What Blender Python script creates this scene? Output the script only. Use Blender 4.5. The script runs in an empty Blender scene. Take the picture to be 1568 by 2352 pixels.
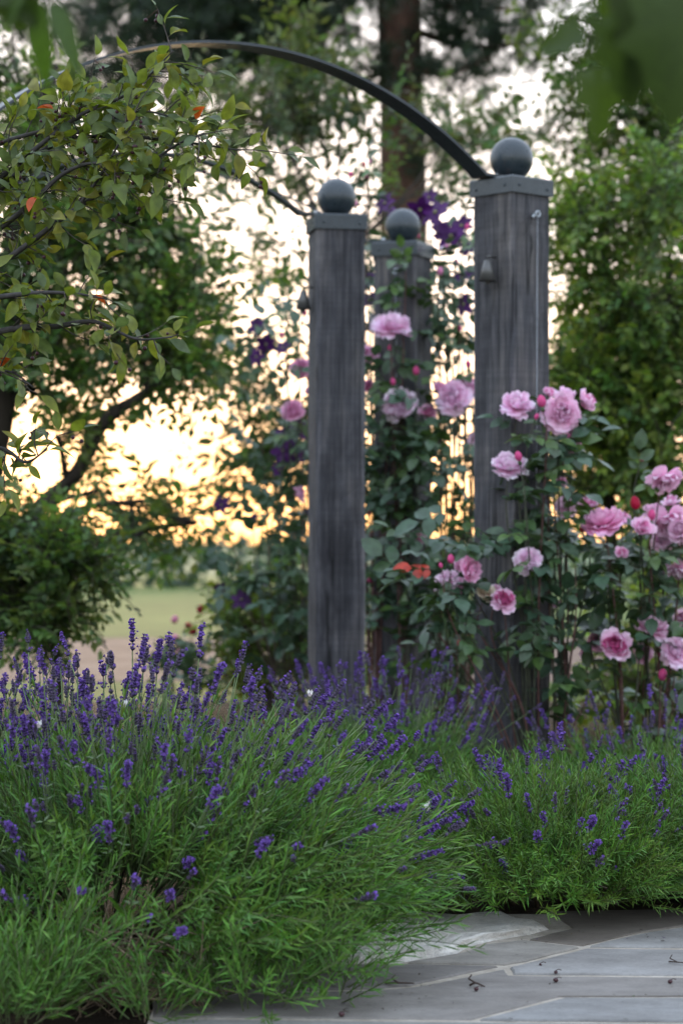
import bpy, math, random
import numpy as np
from mathutils import Vector, Matrix

random.seed(7)
RNG = np.random.default_rng(11)
SC = bpy.context.scene
COL = SC.collection
F = 5553.0            # focal length in units of a 1568 x 2352 view
CZ = 0.80             # eye height


def P(px, py, d):
    """a point of the place seen at (px, py) from the camera, d metres away"""
    return np.array([(px - 784.0) / F * d, d, CZ + (1250.0 - py) / F * d])


def PG(px, py):
    """the same for a point on the ground"""
    d = CZ * F / (py - 1250.0)
    return np.array([(px - 784.0) / F * d, d, 0.0])


# ------------------------------------------------------------------ camera, sky, sun, exposure
cam = bpy.data.cameras.new('camera')
cam.sensor_fit = 'VERTICAL'
cam.sensor_height = 36.0
cam.lens = 85.0
cam.shift_y = 74.0 / 2352.0
cam.clip_start = 0.05
cam.clip_end = 6000
cam.dof.use_dof = True
cam.dof.focus_distance = 5.1
cam.dof.aperture_fstop = 4.8
co = bpy.data.objects.new('camera', cam)
COL.objects.link(co)
co.location = (0, 0, CZ)
co.rotation_euler = (math.pi / 2, 0, 0)
SC.camera = co

SUN_EL, SUN_AZ = math.radians(3.0), math.radians(-4.0)   # azimuth from +Y towards +X
w = bpy.data.worlds.new('World')
SC.world = w
w.use_nodes = True
nt = w.node_tree
bg = nt.nodes['Background']
sky = nt.nodes.new('ShaderNodeTexSky')
sky.sky_type = 'NISHITA'
sky.sun_disc = False
sky.sun_elevation = SUN_EL
sky.sun_rotation = SUN_AZ
sky.air_density = 1.0
sky.dust_density = 1.5
sky.ozone_density = 1.0
# a thin even veil of high cloud over the whole dome, warmer and thicker with haze near the horizon
tc = nt.nodes.new('ShaderNodeTexCoord')
sep = nt.nodes.new('ShaderNodeSeparateXYZ')
nt.links.new(tc.outputs['Generated'], sep.inputs[0])
veil = nt.nodes.new('ShaderNodeValToRGB')
for p, c in ((0.06, (0.85, 0.86, 0.88)), (0.12, (0.86, 0.96, 1.10))):
    e = veil.color_ramp.elements.new(p)
    e.color = (*c, 1)
els = sorted(veil.color_ramp.elements, key=lambda e: e.position)
els[0].color = (0.84, 0.66, 0.42, 1)
els[-1].color = (0.90, 1.05, 1.30, 1)
nt.links.new(sep.outputs[2], veil.inputs[0])
cl = nt.nodes.new('ShaderNodeTexNoise')
cl.inputs['Scale'].default_value = 7.0
cl.inputs['Detail'].default_value = 4.0
cm = nt.nodes.new('ShaderNodeMapping')
cm.inputs['Scale'].default_value = (1, 1, 4)
nt.links.new(tc.outputs['Generated'], cm.inputs[0])
nt.links.new(cm.outputs[0], cl.inputs['Vector'])
mr = nt.nodes.new('ShaderNodeMapRange')
mr.inputs['From Min'].default_value = 0.3
mr.inputs['From Max'].default_value = 0.7
mr.inputs['To Min'].default_value = 21.0
mr.inputs['To Max'].default_value = 28.0
nt.links.new(cl.outputs[0], mr.inputs['Value'])
vm = nt.nodes.new('ShaderNodeVectorMath')
vm.operation = 'SCALE'
nt.links.new(veil.outputs[0], vm.inputs[0])
nt.links.new(mr.outputs[0], vm.inputs['Scale'])
va = nt.nodes.new('ShaderNodeVectorMath')
va.operation = 'ADD'
nt.links.new(vm.outputs[0], va.inputs[0])
nt.links.new(sky.outputs[0], va.inputs[1])
nt.links.new(va.outputs[0], bg.inputs['Color'])
bg.inputs['Strength'].default_value = 0.05

sl = bpy.data.lights.new('sun', 'SUN')
sl.energy = 0.9
sl.angle = math.radians(12)
sl.color = (1.0, 0.72, 0.42)
so = bpy.data.objects.new('sun', sl)
COL.objects.link(so)
sd = Vector((math.sin(SUN_AZ) * math.cos(SUN_EL), math.cos(SUN_AZ) * math.cos(SUN_EL), math.sin(SUN_EL)))
so.rotation_euler = sd.to_track_quat('Z', 'Y').to_euler()
so.location = (-4, 60, 12)

vs = SC.view_settings
vs.view_transform = 'Standard'
vs.look = 'None'
vs.gamma = 1.0
vs.exposure = 0.54
vs.use_curve_mapping = False


# ------------------------------------------------------------------ helpers
def thing(name, label, cat, loc=(0, 0, 0), group=None):
    o = bpy.data.objects.new(name, None)
    COL.objects.link(o)
    o.empty_display_size = 0.1
    o.location = loc
    o['label'] = label
    o['category'] = cat
    if group:
        o['group'] = group
    return o


def tag(o, label, cat, group=None):
    o['label'] = label
    o['category'] = cat
    if group:
        o['group'] = group
    return o


def link(name, me, parent=None, mat=None, kind=None, local=False):
    """one object of a mesh; world-space meshes under a moved Empty are brought into its space"""
    o = bpy.data.objects.new(name, me)
    COL.objects.link(o)
    if parent is not None:
        o.parent = parent
        if not local:
            o.matrix_parent_inverse = Matrix.Translation(-Vector(parent.location))
    if kind:
        o['kind'] = kind
    return o


class Buf:
    def __init__(s):
        s.v, s.t, s.c, s.m, s.n = [], [], [], [], 0

    def add(s, V, T, C=(1, 1, 1), M=0):
        V = np.asarray(V, float).reshape(-1, 3)
        T = np.asarray(T, int).reshape(-1, 3)
        C = np.asarray(C, float)
        if C.ndim == 1:
            C = np.tile(C, (len(V), 1))
        M = np.asarray(M)
        if M.ndim == 0:
            M = np.full(len(T), int(M))
        s.v.append(V); s.t.append(T + s.n); s.c.append(C); s.m.append(M); s.n += len(V)

    def scatter(s, tpl, pos, rot, scale=1.0, tint=None):
        V, T, C, M = tpl
        N = len(pos)
        if N == 0:
            return
        sc = np.broadcast_to(np.asarray(scale, float), (N,))
        W = np.einsum('nij,vj->nvi', rot, V) * sc[:, None, None] + pos[:, None, :]
        TT = T[None] + (np.arange(N) * len(V))[:, None, None]
        CC = np.repeat(C[None], N, 0)
        if tint is not None:
            CC = CC * np.asarray(tint)[:, None, :]
        s.add(W.reshape(-1, 3), TT.reshape(-1, 3), CC.reshape(-1, 3), np.tile(M, N))

    def tpl(s):
        return (np.concatenate(s.v), np.concatenate(s.t), np.concatenate(s.c), np.concatenate(s.m))

    def mesh(s, name, mats, smooth=True):
        V, T, C, M = s.tpl()
        me = bpy.data.meshes.new(name)
        me.vertices.add(len(V))
        me.vertices.foreach_set('co', V.astype(np.float32).ravel())
        me.loops.add(len(T) * 3)
        me.loops.foreach_set('vertex_index', T.astype(np.int32).ravel())
        me.polygons.add(len(T))
        me.polygons.foreach_set('loop_start', (np.arange(len(T)) * 3).astype(np.int32))
        me.polygons.foreach_set('loop_total', np.full(len(T), 3, np.int32))
        for m in (mats if isinstance(mats, (list, tuple)) else [mats]):
            me.materials.append(m)
        me.polygons.foreach_set('material_index', M.astype(np.int32))
        me.polygons.foreach_set('use_smooth', np.full(len(T), bool(smooth)))
        a = me.color_attributes.new('Col', 'FLOAT_COLOR', 'POINT')
        a.data.foreach_set('color', np.concatenate([C, np.ones((len(C), 1))], 1).astype(np.float32).ravel())
        me.update(calc_edges=True)
        me.validate()
        return me


def norm(a):
    a = np.asarray(a, float)
    return a / np.maximum(np.linalg.norm(a, axis=-1, keepdims=True), 1e-9)


def frames(d, up):
    """rotation matrices whose X runs along d and whose Z leans to up"""
    X = norm(d)
    Y = norm(np.cross(up, X))
    Z = np.cross(X, Y)
    return np.stack([X, Y, Z], -1)


def rvec(n):
    return norm(RNG.normal(size=(n, 3)))


def tube(pts, rad, sides=5, cap=True):
    pts = np.asarray(pts, float)
    n = len(pts)
    rad = np.broadcast_to(np.asarray(rad, float), (n,))
    tan = norm(np.gradient(pts, axis=0))
    ref = np.array([0.31, 0.17, 0.93]) if abs(tan[0][2]) < 0.9 else np.array([1.0, 0.1, 0.05])
    V = []
    for i in range(n):
        a = norm(np.cross(tan[i], ref))
        b = np.cross(tan[i], a)
        for k in range(sides):
            an = 2 * math.pi * k / sides
            V.append(pts[i] + rad[i] * (a * math.cos(an) + b * math.sin(an)))
    T = []
    for i in range(n - 1):
        for k in range(sides):
            p, q = i * sides + k, i * sides + (k + 1) % sides
            T += [(p, q, q + sides), (p, q + sides, p + sides)]
    if cap:
        for base in (0, (n - 1) * sides):
            for k in range(1, sides - 1):
                f = (base, base + k, base + k + 1)
                T.append(f if base else f[::-1])
    return np.array(V), np.array(T)


def curve(pts, n):
    """smooth polyline through points"""
    pts = np.asarray(pts, float)
    if len(pts) == 2:
        t = np.linspace(0, 1, n)[:, None]
        return pts[0] * (1 - t) + pts[1] * t
    p = np.concatenate([[2 * pts[0] - pts[1]], pts, [2 * pts[-1] - pts[-2]]])
    out = []
    for s in np.linspace(0, len(pts) - 1 - 1e-6, n):
        i = int(s); t = s - i
        a, b, c, d = p[i], p[i + 1], p[i + 2], p[i + 3]
        out.append(0.5 * ((2 * b) + (c - a) * t + (2 * a - 5 * b + 4 * c - d) * t * t + (3 * b - a - 3 * c + d) * t ** 3))
    return np.array(out)


def box(cx, cy, cz, sx, sy, sz):
    V = np.array([(x, y, z) for x in (-1, 1) for y in (-1, 1) for z in (-1, 1)], float) * 0.5 * np.array([sx, sy, sz]) + np.array([cx, cy, cz])
    T = []
    for q in ((0, 1, 3, 2), (4, 6, 7, 5), (0, 4, 5, 1), (2, 3, 7, 6), (0, 2, 6, 4), (1, 5, 7, 3)):
        T += [(q[0], q[1], q[2]), (q[0], q[2], q[3])]
    return V, np.array(T)


def lathe(prof, seg=24):
    """profile of (r, z) turned about Z"""
    n = len(prof)
    V = [(r * math.cos(2 * math.pi * k / seg), r * math.sin(2 * math.pi * k / seg), z) for r, z in prof for k in range(seg)]
    T = []
    for i in range(n - 1):
        for k in range(seg):
            p, q = i * seg + k, i * seg + (k + 1) % seg
            T += [(p, q, q + seg), (p, q + seg, p + seg)]
    return np.array(V), np.array(T)


def sphere(r, seg=20, rings=12, c=(0, 0, 0)):
    V, T = lathe([(max(r * math.sin(math.pi * i / rings), 1e-4), -r * math.cos(math.pi * i / rings)) for i in range(rings + 1)], seg)
    return V + np.asarray(c), T


def leaf_shape(L, W, nseg=3, fold=0.25, droop=0.15, wide=0.42, wave=0.0):
    """leaf along X, face to Z: midrib row and two edges"""
    V, T = [], []
    ts = np.linspace(0, 1, nseg + 1)
    for i, t in enumerate(ts):
        e = math.sin(math.pi * min(1, t ** (math.log(0.5) / math.log(wide)))) ** 0.85 if 0 < t < 1 else 0.0
        hw = 0.5 * W * e
        x, z = L * t, -droop * L * t * t
        if i == 0 or i == nseg:
            V.append((x, 0, z))
        else:
            wv = wave * W * math.sin(9 * t)
            V += [(x, -hw, z + fold * hw + wv), (x, 0, z), (x, hw, z + fold * hw - wv)]
    n = nseg - 1
    T += [(0, 1, 2), (0, 2, 3)]
    for i in range(n - 1):
        b = 1 + 3 * i
        T += [(b, b + 3, b + 4), (b, b + 4, b + 1), (b + 1, b + 4, b + 5), (b + 1, b + 5, b + 2)]
    b = 1 + 3 * (n - 1)
    e = len(V) - 1
    T += [(b, e, b + 1), (b + 1, e, b + 2)]
    return np.array(V, float), np.array(T)


# ------------------------------------------------------------------ materials
def new_mat(name):
    m = bpy.data.materials.new(name)
    m.use_nodes = True
    t = m.node_tree
    return m, t, t.nodes['Principled BSDF'], t.nodes['Material Output']


def N(t, kind, **kw):
    n = t.nodes.new(kind)
    for k, v in kw.items():
        setattr(n, k, v)
    return n


def mixrgb(t, fac, a, b, mode='MIX'):
    n = N(t, 'ShaderNodeMix', data_type='RGBA', blend_type=mode)
    for s, v in ((0, fac), (6, a), (7, b)):
        if hasattr(v, 'links'):
            t.links.new(v, n.inputs[s])
        elif s == 0:
            n.inputs[0].default_value = v
        else:
            n.inputs[s].default_value = (*v, 1)
    return n.outputs[2]


def ramp(t, fac, stops):
    n = N(t, 'ShaderNodeValToRGB')
    while len(n.color_ramp.elements) < len(stops):
        n.color_ramp.elements.new(0.5)
    for e, (p, c) in zip(n.color_ramp.elements, stops):
        e.position = p
        e.color = (*c, 1) if not isinstance(c, (int, float)) else (c, c, c, 1)
    t.links.new(fac, n.inputs[0])
    return n.outputs[0]


def noise(t, vec, scale, detail=4, rough=0.55):
    n = N(t, 'ShaderNodeTexNoise')
    n.inputs['Scale'].default_value = scale
    n.inputs['Detail'].default_value = detail
    n.inputs['Roughness'].default_value = rough
    if vec is not None:
        t.links.new(vec, n.inputs['Vector'])
    return n.outputs[0]


def mapped(t, scale=(1, 1, 1), out='Object'):
    c = N(t, 'ShaderNodeTexCoord')
    m = N(t, 'ShaderNodeMapping')
    m.inputs['Scale'].default_value = scale
    t.links.new(c.outputs[out], m.inputs[0])
    return m.outputs[0]


def bump(t, b, h, strength=0.4, dist=0.01):
    n = N(t, 'ShaderNodeBump')
    n.inputs['Strength'].default_value = strength
    n.inputs['Distance'].default_value = dist
    t.links.new(h, n.inputs['Height'])
    t.links.new(n.outputs[0], b.inputs['Normal'])


def leafy(name, rough=0.45, trans=0.35, tcol=(1.25, 1.2, 0.55), spec=0.45, vary=0.35, nscale=30):
    """base colour from the mesh, thin-leaf translucency"""
    m, t, b, out = new_mat(name)
    a = N(t, 'ShaderNodeVertexColor', layer_name='Col')
    nz = noise(t, mapped(t), nscale, 3)
    col = mixrgb(t, 1.0, a.outputs[0], ramp(t, nz, [(0.3, 1 - vary), (0.7, 1 + vary)]), 'MULTIPLY')
    t.links.new(col, b.inputs['Base Color'])
    b.inputs['Roughness'].default_value = rough
    b.inputs['Specular IOR Level'].default_value = spec
    if trans > 0:
        tr = N(t, 'ShaderNodeBsdfTranslucent')
        t.links.new(mixrgb(t, 1.0, col, tcol, 'MULTIPLY'), tr.inputs[0])
        mx = N(t, 'ShaderNodeMixShader')
        mx.inputs[0].default_value = trans
        t.links.new(b.outputs[0], mx.inputs[1])
        t.links.new(tr.outputs[0], mx.inputs[2])
        t.links.new(mx.outputs[0], out.inputs[0])
    return m


M_LEAF = leafy('leaf', trans=0.48)
M_ROSELEAF = leafy('rose_leaf', rough=0.38, trans=0.22, spec=0.5)
M_LAV = leafy('lavender_leaf', rough=0.55, trans=0.22, spec=0.3)
M_SPIKE = leafy('lavender_spike', rough=0.6, trans=0.15, tcol=(1, 0.8, 1.2), spec=0.25, vary=0.3, nscale=160)
M_PETAL = leafy('petal', rough=0.5, trans=0.35, tcol=(1.05, 0.8, 0.95), spec=0.25, vary=0.10, nscale=45)
M_DARKPETAL = leafy('clematis_petal', rough=0.5, trans=0.15, tcol=(1, 0.6, 1.1), spec=0.25)
M_TWIG = leafy('twig_bark', rough=0.8, trans=0.0, spec=0.2, nscale=60)


def bark(name, c1, c2, sc):
    m, t, b, out = new_mat(name)
    v = mapped(t, (sc, sc, sc * 0.22))
    n1 = noise(t, v, 1.0, 8, 0.7)
    t.links.new(ramp(t, n1, [(0.32, c1), (0.68, c2)]), b.inputs['Base Color'])
    b.inputs['Roughness'].default_value = 0.9
    b.inputs['Specular IOR Level'].default_value = 0.15
    bump(t, b, n1, 0.9, 0.04)
    return m


M_BARK = bark('bark', (0.02, 0.017, 0.014), (0.075, 0.062, 0.05), 14)
M_PINEBARK = bark('pine_bark', (0.03, 0.02, 0.016), (0.15, 0.085, 0.06), 9)


def wood():
    m, t, b, out = new_mat('weathered_oak')
    oi = N(t, 'ShaderNodeObjectInfo')
    c = N(t, 'ShaderNodeTexCoord')
    ad = N(t, 'ShaderNodeVectorMath', operation='ADD')
    sc = N(t, 'ShaderNodeVectorMath', operation='SCALE')
    cmb = N(t, 'ShaderNodeCombineXYZ')
    for i in range(3):
        t.links.new(oi.outputs['Random'], cmb.inputs[i])
    t.links.new(cmb.outputs[0], sc.inputs[0])
    sc.inputs['Scale'].default_value = 19.0
    t.links.new(c.outputs['Object'], ad.inputs[0])
    t.links.new(sc.outputs[0], ad.inputs[1])

    def mp(s):
        mm = N(t, 'ShaderNodeMapping')
        mm.inputs['Scale'].default_value = s
        t.links.new(ad.outputs[0], mm.inputs[0])
        return mm.outputs[0]
    fine = noise(t, mp((80, 80, 3.4)), 1.0, 7, 0.65)
    broad = noise(t, mp((16, 16, 1.0)), 1.0, 5, 0.6)
    saw = noise(t, mp((3, 3, 130)), 1.0, 2, 0.5)
    blot = noise(t, mp((5, 5, 3.2)), 1.0, 4, 0.6)
    base = ramp(t, fine, [(0.30, (0.028, 0.029, 0.035)), (0.5, (0.068, 0.069, 0.079)), (0.70, (0.135, 0.132, 0.138))])
    base = mixrgb(t, 0.8, base, ramp(t, broad, [(0.3, (0.5, 0.5, 0.53)), (0.55, (1.0, 0.98, 0.97)), (0.75, (1.3, 1.22, 1.12))]), 'MULTIPLY')
    base = mixrgb(t, 0.38, base, ramp(t, saw, [(0.35, 0.70), (0.65, 1.15)]), 'MULTIPLY')
    base = mixrgb(t, 0.9, base, ramp(t, blot, [(0.33, (0.34, 0.34, 0.37)), (0.48, (0.9, 0.9, 0.92)), (0.66, (1.2, 1.13, 1.04))]), 'MULTIPLY')
    # drying cracks: thin dark lines along the grain
    wv = noise(t, mp((15, 15, 0.55)), 1.0, 3, 0.5)
    ck = N(t, 'ShaderNodeMath', operation='SUBTRACT')
    t.links.new(wv, ck.inputs[0]); ck.inputs[1].default_value = 0.5
    ab = N(t, 'ShaderNodeMath', operation='ABSOLUTE')
    t.links.new(ck.outputs[0], ab.inputs[0])
    crack = ramp(t, ab.outputs[0], [(0.0, 0.0), (0.02, 1.0)])
    mask = ramp(t, noise(t, mp((9, 9, 1.4)), 1.0, 2), [(0.45, 1.0), (0.55, 0.0)])
    ck2 = N(t, 'ShaderNodeMath', operation='MAXIMUM')
    t.links.new(crack, ck2.inputs[0]); t.links.new(mask, ck2.inputs[1])
    base = mixrgb(t, 1.0, base, ramp(t, ck2.outputs[0], [(0.0, 0.16), (1.0, 1.0)]), 'MULTIPLY')
    vo = N(t, 'ShaderNodeTexVoronoi', voronoi_dimensions='3D')
    vo.inputs['Scale'].default_value = 1.0
    t.links.new(mp((7.0, 7.0, 3.6)), vo.inputs['Vector'])
    base = mixrgb(t, 1.0, base, ramp(t, vo.outputs['Distance'], [(0.03, 0.42), (0.09, 0.7), (0.15, 1.0)]), 'MULTIPLY')
    # pale worn arrises come with the mesh colour
    a = N(t, 'ShaderNodeVertexColor', layer_name='Col')
    base = mixrgb(t, 1.0, base, a.outputs[0], 'MULTIPLY')
    t.links.new(base, b.inputs['Base Color'])
    b.inputs['Roughness'].default_value = 0.75
    b.inputs['Specular IOR Level'].default_value = 0.3
    h = N(t, 'ShaderNodeMath', operation='MULTIPLY')
    t.links.new(fine, h.inputs[0]); t.links.new(ck2.outputs[0], h.inputs[1])
    bump(t, b, h.outputs[0], 0.6, 0.006)
    return m


M_WOOD = wood()


def metal_paint(name, c, rough=0.42, met=0.0):
    m, t, b, out = new_mat(name)
    v = mapped(t)
    n1 = noise(t, v, 9, 5, 0.6)
    n2 = noise(t, v, 40, 4, 0.7)
    base = ramp(t, n1, [(0.3, tuple(x * 0.8 for x in c)), (0.7, tuple(x * 1.2 for x in c))])
    rust = ramp(t, n1, [(0.64, 0.0), (0.74, 0.55)])
    base = mixrgb(t, rust, base, (0.11, 0.06, 0.05))
    t.links.new(base, b.inputs['Base Color'])
    t.links.new(ramp(t, n2, [(0.3, rough - 0.08), (0.7, rough + 0.12)]), b.inputs['Roughness'])
    b.inputs['Metallic'].default_value = met
    bump(t, b, n2, 0.12, 0.004)
    return m


M_PAINT = metal_paint('painted_steel', (0.024, 0.034, 0.042), 0.30)
M_ARCH = metal_paint('arch_steel', (0.026, 0.034, 0.042), 0.4)
M_LAMP = metal_paint('dull_zinc', (0.10, 0.098, 0.096), 0.4, 0.4)
M_WIRE = metal_paint('galvanised_wire', (0.5, 0.54, 0.58), 0.35, 0.7)


def stone(name, c1, c2, c3, sc=6.0, bmp=0.25, dist=0.006, streak=1.0, spec=0.35):
    m, t, b, out = new_mat(name)
    oi = N(t, 'ShaderNodeObjectInfo')
    v = mapped(t, (sc, sc * streak, sc), 'Object')
    n1 = noise(t, v, 0.7, 6, 0.6)
    n2 = noise(t, v, 22, 5, 0.7)
    n3 = noise(t, v, 3.0, 5, 0.65)
    base = ramp(t, n1, [(0.3, c1), (0.5, c2), (0.72, c3)])
    base = mixrgb(t, 0.6, base, ramp(t, n2, [(0.3, 0.72), (0.7, 1.25)]), 'MULTIPLY')
    base = mixrgb(t, 0.5, base, ramp(t, n3, [(0.33, 0.62), (0.55, 1.05)]), 'MULTIPLY')
    a = N(t, 'ShaderNodeVertexColor', layer_name='Col')
    base = mixrgb(t, 1.0, base, a.outputs[0], 'MULTIPLY')
    t.links.new(base, b.inputs['Base Color'])
    b.inputs['Roughness'].default_value = 0.7
    b.inputs['Specular IOR Level'].default_value = spec
    bump(t, b, n3, bmp, dist)
    return m


M_SLAB = stone('flagstone', (0.125, 0.112, 0.098), (0.185, 0.170, 0.150), (0.245, 0.230, 0.208), 5, 0.45, 0.006, 1.5)
M_LIME = stone('limestone', (0.40, 0.36, 0.31), (0.62, 0.58, 0.52), (0.74, 0.71, 0.66), 16, 0.9, 0.02)
M_MORTAR = stone('mortar', (0.27, 0.235, 0.19), (0.35, 0.31, 0.26), (0.42, 0.38, 0.33), 30, 0.5, 0.004, spec=0.04)
M_SOIL = stone('soil', (0.018, 0.013, 0.010), (0.035, 0.026, 0.019), (0.055, 0.042, 0.03), 14, 0.9, 0.03, spec=0.04)
M_GRAVEL = stone('gravel', (0.12, 0.082, 0.065), (0.165, 0.115, 0.095), (0.21, 0.155, 0.125), 3, 0.5, 0.02, spec=0.04)
M_LAWN = stone('lawn', (0.045, 0.085, 0.02), (0.07, 0.115, 0.026), (0.095, 0.14, 0.036), 0.5, 0.4, 0.03, spec=0.04)
M_FIELD = stone('field', (0.07, 0.11, 0.06), (0.10, 0.15, 0.08), (0.14, 0.18, 0.10), 0.08, 0.3, 0.05, spec=0.04)

# ------------------------------------------------------------------ the ground
def sheet(name, x0, x1, y0, y1, z, mat, nx=1, ny=1, amp=0.0, parent=None):
    xs, ys = np.linspace(x0, x1, nx + 1), np.linspace(y0, y1, ny + 1)
    V = np.array([(x, y, z) for y in ys for x in xs])
    if amp:
        V[:, 2] += RNG.uniform(0, amp, len(V))
    T = []
    for j in range(ny):
        for i in range(nx):
            a = j * (nx + 1) + i
            T += [(a, a + 1, a + nx + 2), (a, a + nx + 2, a + nx + 1)]
    b = Buf(); b.add(V, T)
    o = link(name, b.mesh(name, mat), parent)
    if parent is None:
        o['kind'] = 'structure'
    return o


sheet('ground', -2500, 2500, -60, 5000, -0.05, M_FIELD)
sheet('lawn', -40, 40, 21.5, 62, -0.03, M_LAWN)
sheet('gravel_path', -14, 16, 14.5, 21.3, -0.025, M_GRAVEL)
sheet('grass_verge', -14, 16, 12.6, 14.4, -0.022, M_LAWN)
sheet('flower_bed', -8, 9, 0.4, 12.5, -0.018, M_SOIL, 90, 80, 0.012)

# ------------------------------------------------------------------ paving
paving = sheet('pavement', -0.325, 1.6, 2.2, 5.25, -0.0042, M_MORTAR, 8, 10, 0.001)


def slab(poly, tint, z=0.0, thick=0.035, gap=0.0042, mat=M_SLAB, rough=0.0, name='flagstone'):
    pts = np.array([PG(x, y)[:2] for x, y in poly])
    c = pts.mean(0)
    # shrink along edge normals by the joint and add mid points with a little unevenness
    ar = 0.5 * np.sum(pts[:, 0] * np.roll(pts[:, 1], -1) - np.roll(pts[:, 0], -1) * pts[:, 1])
    if ar < 0:
        pts = pts[::-1]
    n = len(pts)
    e = norm(np.roll(pts, -1, 0) - pts)
    nrm = np.stack([e[:, 1], -e[:, 0]], 1)          # outward
    ins = []
    for i in range(n):
        a, b2 = nrm[i - 1], nrm[i]
        bis = norm(a + b2)
        ins.append(pts[i] - bis * gap / max(0.4, bis @ b2))
    ins = np.array(ins)
    ring = []
    for i in range(n):
        a, b2 = ins[i], ins[(i + 1) % n]
        L = np.linalg.norm(b2 - a)
        k = max(2, int(L / 0.045))
        for j in range(k):
            q = a + (b2 - a) * j / k
            q = q - nrm[i] * RNG.uniform(0, 0.003 + rough) * (j > 0)
            ring.append(q)
    ring = np.array(ring)
    m = len(ring)
    cin = ring.mean(0)
    V = []
    for f, dz in ((0.0, -thick), (0.0, -0.0035), (0.004, -0.0006), (0.012, 0.0)):
        q = ring + norm(cin - ring) * f
        V += [(x, y, z + dz + (RNG.uniform(-rough, rough) if dz > -thick and rough else 0)) for x, y in q]
    if rough:
        for f in np.linspace(0.05, 0.9, 12):
            q = ring + (cin - ring) * f + RNG.normal(0, 0.002, ring.shape)
            V += [(x, y, z + rough * (0.8 + 0.9 * math.sin(x * 31 + y * 17) * math.sin(y * 40 - x * 11)) + RNG.uniform(0, rough * 0.7)) for x, y in q]
    V.append((cin[0], cin[1], z))
    R = (len(V) - 1) // m
    T = []
    for i in range(R - 1):
        for k in range(m):
            p, q = i * m + k, i * m + (k + 1) % m
            T += [(p, q, q + m), (p, q + m, p + m)]
    for k in range(m):
        T.append(((R - 1) * m + k, (R - 1) * m + (k + 1) % m, len(V) - 1))
    b = Buf(); b.add(V, T, tint)
    return link(name, b.mesh(name, mat, smooth=bool(rough)), paving)


SLABS = [
    ([(345, 2338), (1082, 2344), (1900, 2352), (1900, 2450), (345, 2450)], (0.98, 1.02, 1.08)),
    ([(345, 2334), (345, 2288), (856, 2272), (942, 2265), (1160, 2222), (1172, 2238), (1900, 2246), (1900, 2287), (1288, 2287), (1082, 2340)], (0.86, 0.84, 0.86)),
    ([(1090, 2341), (1290, 2290), (1900, 2290), (1900, 2349)], (0.92, 0.98, 1.08)),
    ([(345, 2284), (345, 2213), (968, 2213), (1152, 2217), (942, 2262), (856, 2269)], (0.72, 0.70, 0.72)),
    ([(1174, 2236), (1165, 2220), (1212, 2209), (1340, 2177), (1900, 2183), (1900, 2242)], (1.08, 1.12, 1.2)),
    ([(925, 2210), (1062, 2186), (1106, 2168), (1200, 2158), (1335, 2174), (1210, 2206), (1160, 2214)], (1.15, 1.14, 1.12)),
    ([(1208, 2156), (1260, 2142), (1310, 2130), (1250, 2090), (1900, 2080), (1700, 2106), (1480, 2138), (1375, 2162), (1337, 2171)], (0.72, 0.66, 0.62)),
    ([(1345, 2173), (1380, 2163), (1485, 2140), (1700, 2110), (1900, 2086), (1900, 2179)], (1.1, 1.15, 1.22)),
]
# the same courses going on to the right and towards the viewer
for y0, y1 in ((2084, 2179), (2184, 2242), (2247, 2287), (2291, 2349), (2353, 2449)):
    g = RNG.uniform(0.85, 1.12)
    SLABS.append(([(1906, y0), (2900, y0 + 2), (2900, y1), (1906, y1)], (g, g, g * 1.05)))
for y0, y1, cuts in ((2454, 2640, (345, 1150, 2050, 3000)), (2645, 2900, (345, 900, 1750, 3000)), (2906, 3240, (345, 1400, 2300, 3200))):
    for a, c in zip(cuts[:-1], cuts[1:]):
        g = RNG.uniform(0.85, 1.12)
        SLABS.append(([(a + 4, y0), (c - 4, y0), (c - 4, y1), (a + 4, y1)], (g, g, g * 1.05)))
for poly, tint in SLABS:
    slab(poly, tint, z=RNG.uniform(-0.0012, 0.0012))
lime = slab([(760, 2212), (918, 2210), (1056, 2186), (1100, 2166), (1225, 2143), (1270, 2131), (1160, 2100), (900, 2096), (760, 2120)],
            (1, 1, 1), z=0.001, gap=0.006, mat=M_LIME, rough=0.0055, name='limestone_slab')
lime['label'] = 'rough white limestone edging piece beside the lavender'

# ------------------------------------------------------------------ posts
POST_W = 0.176
POST_H = 1.972


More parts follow.
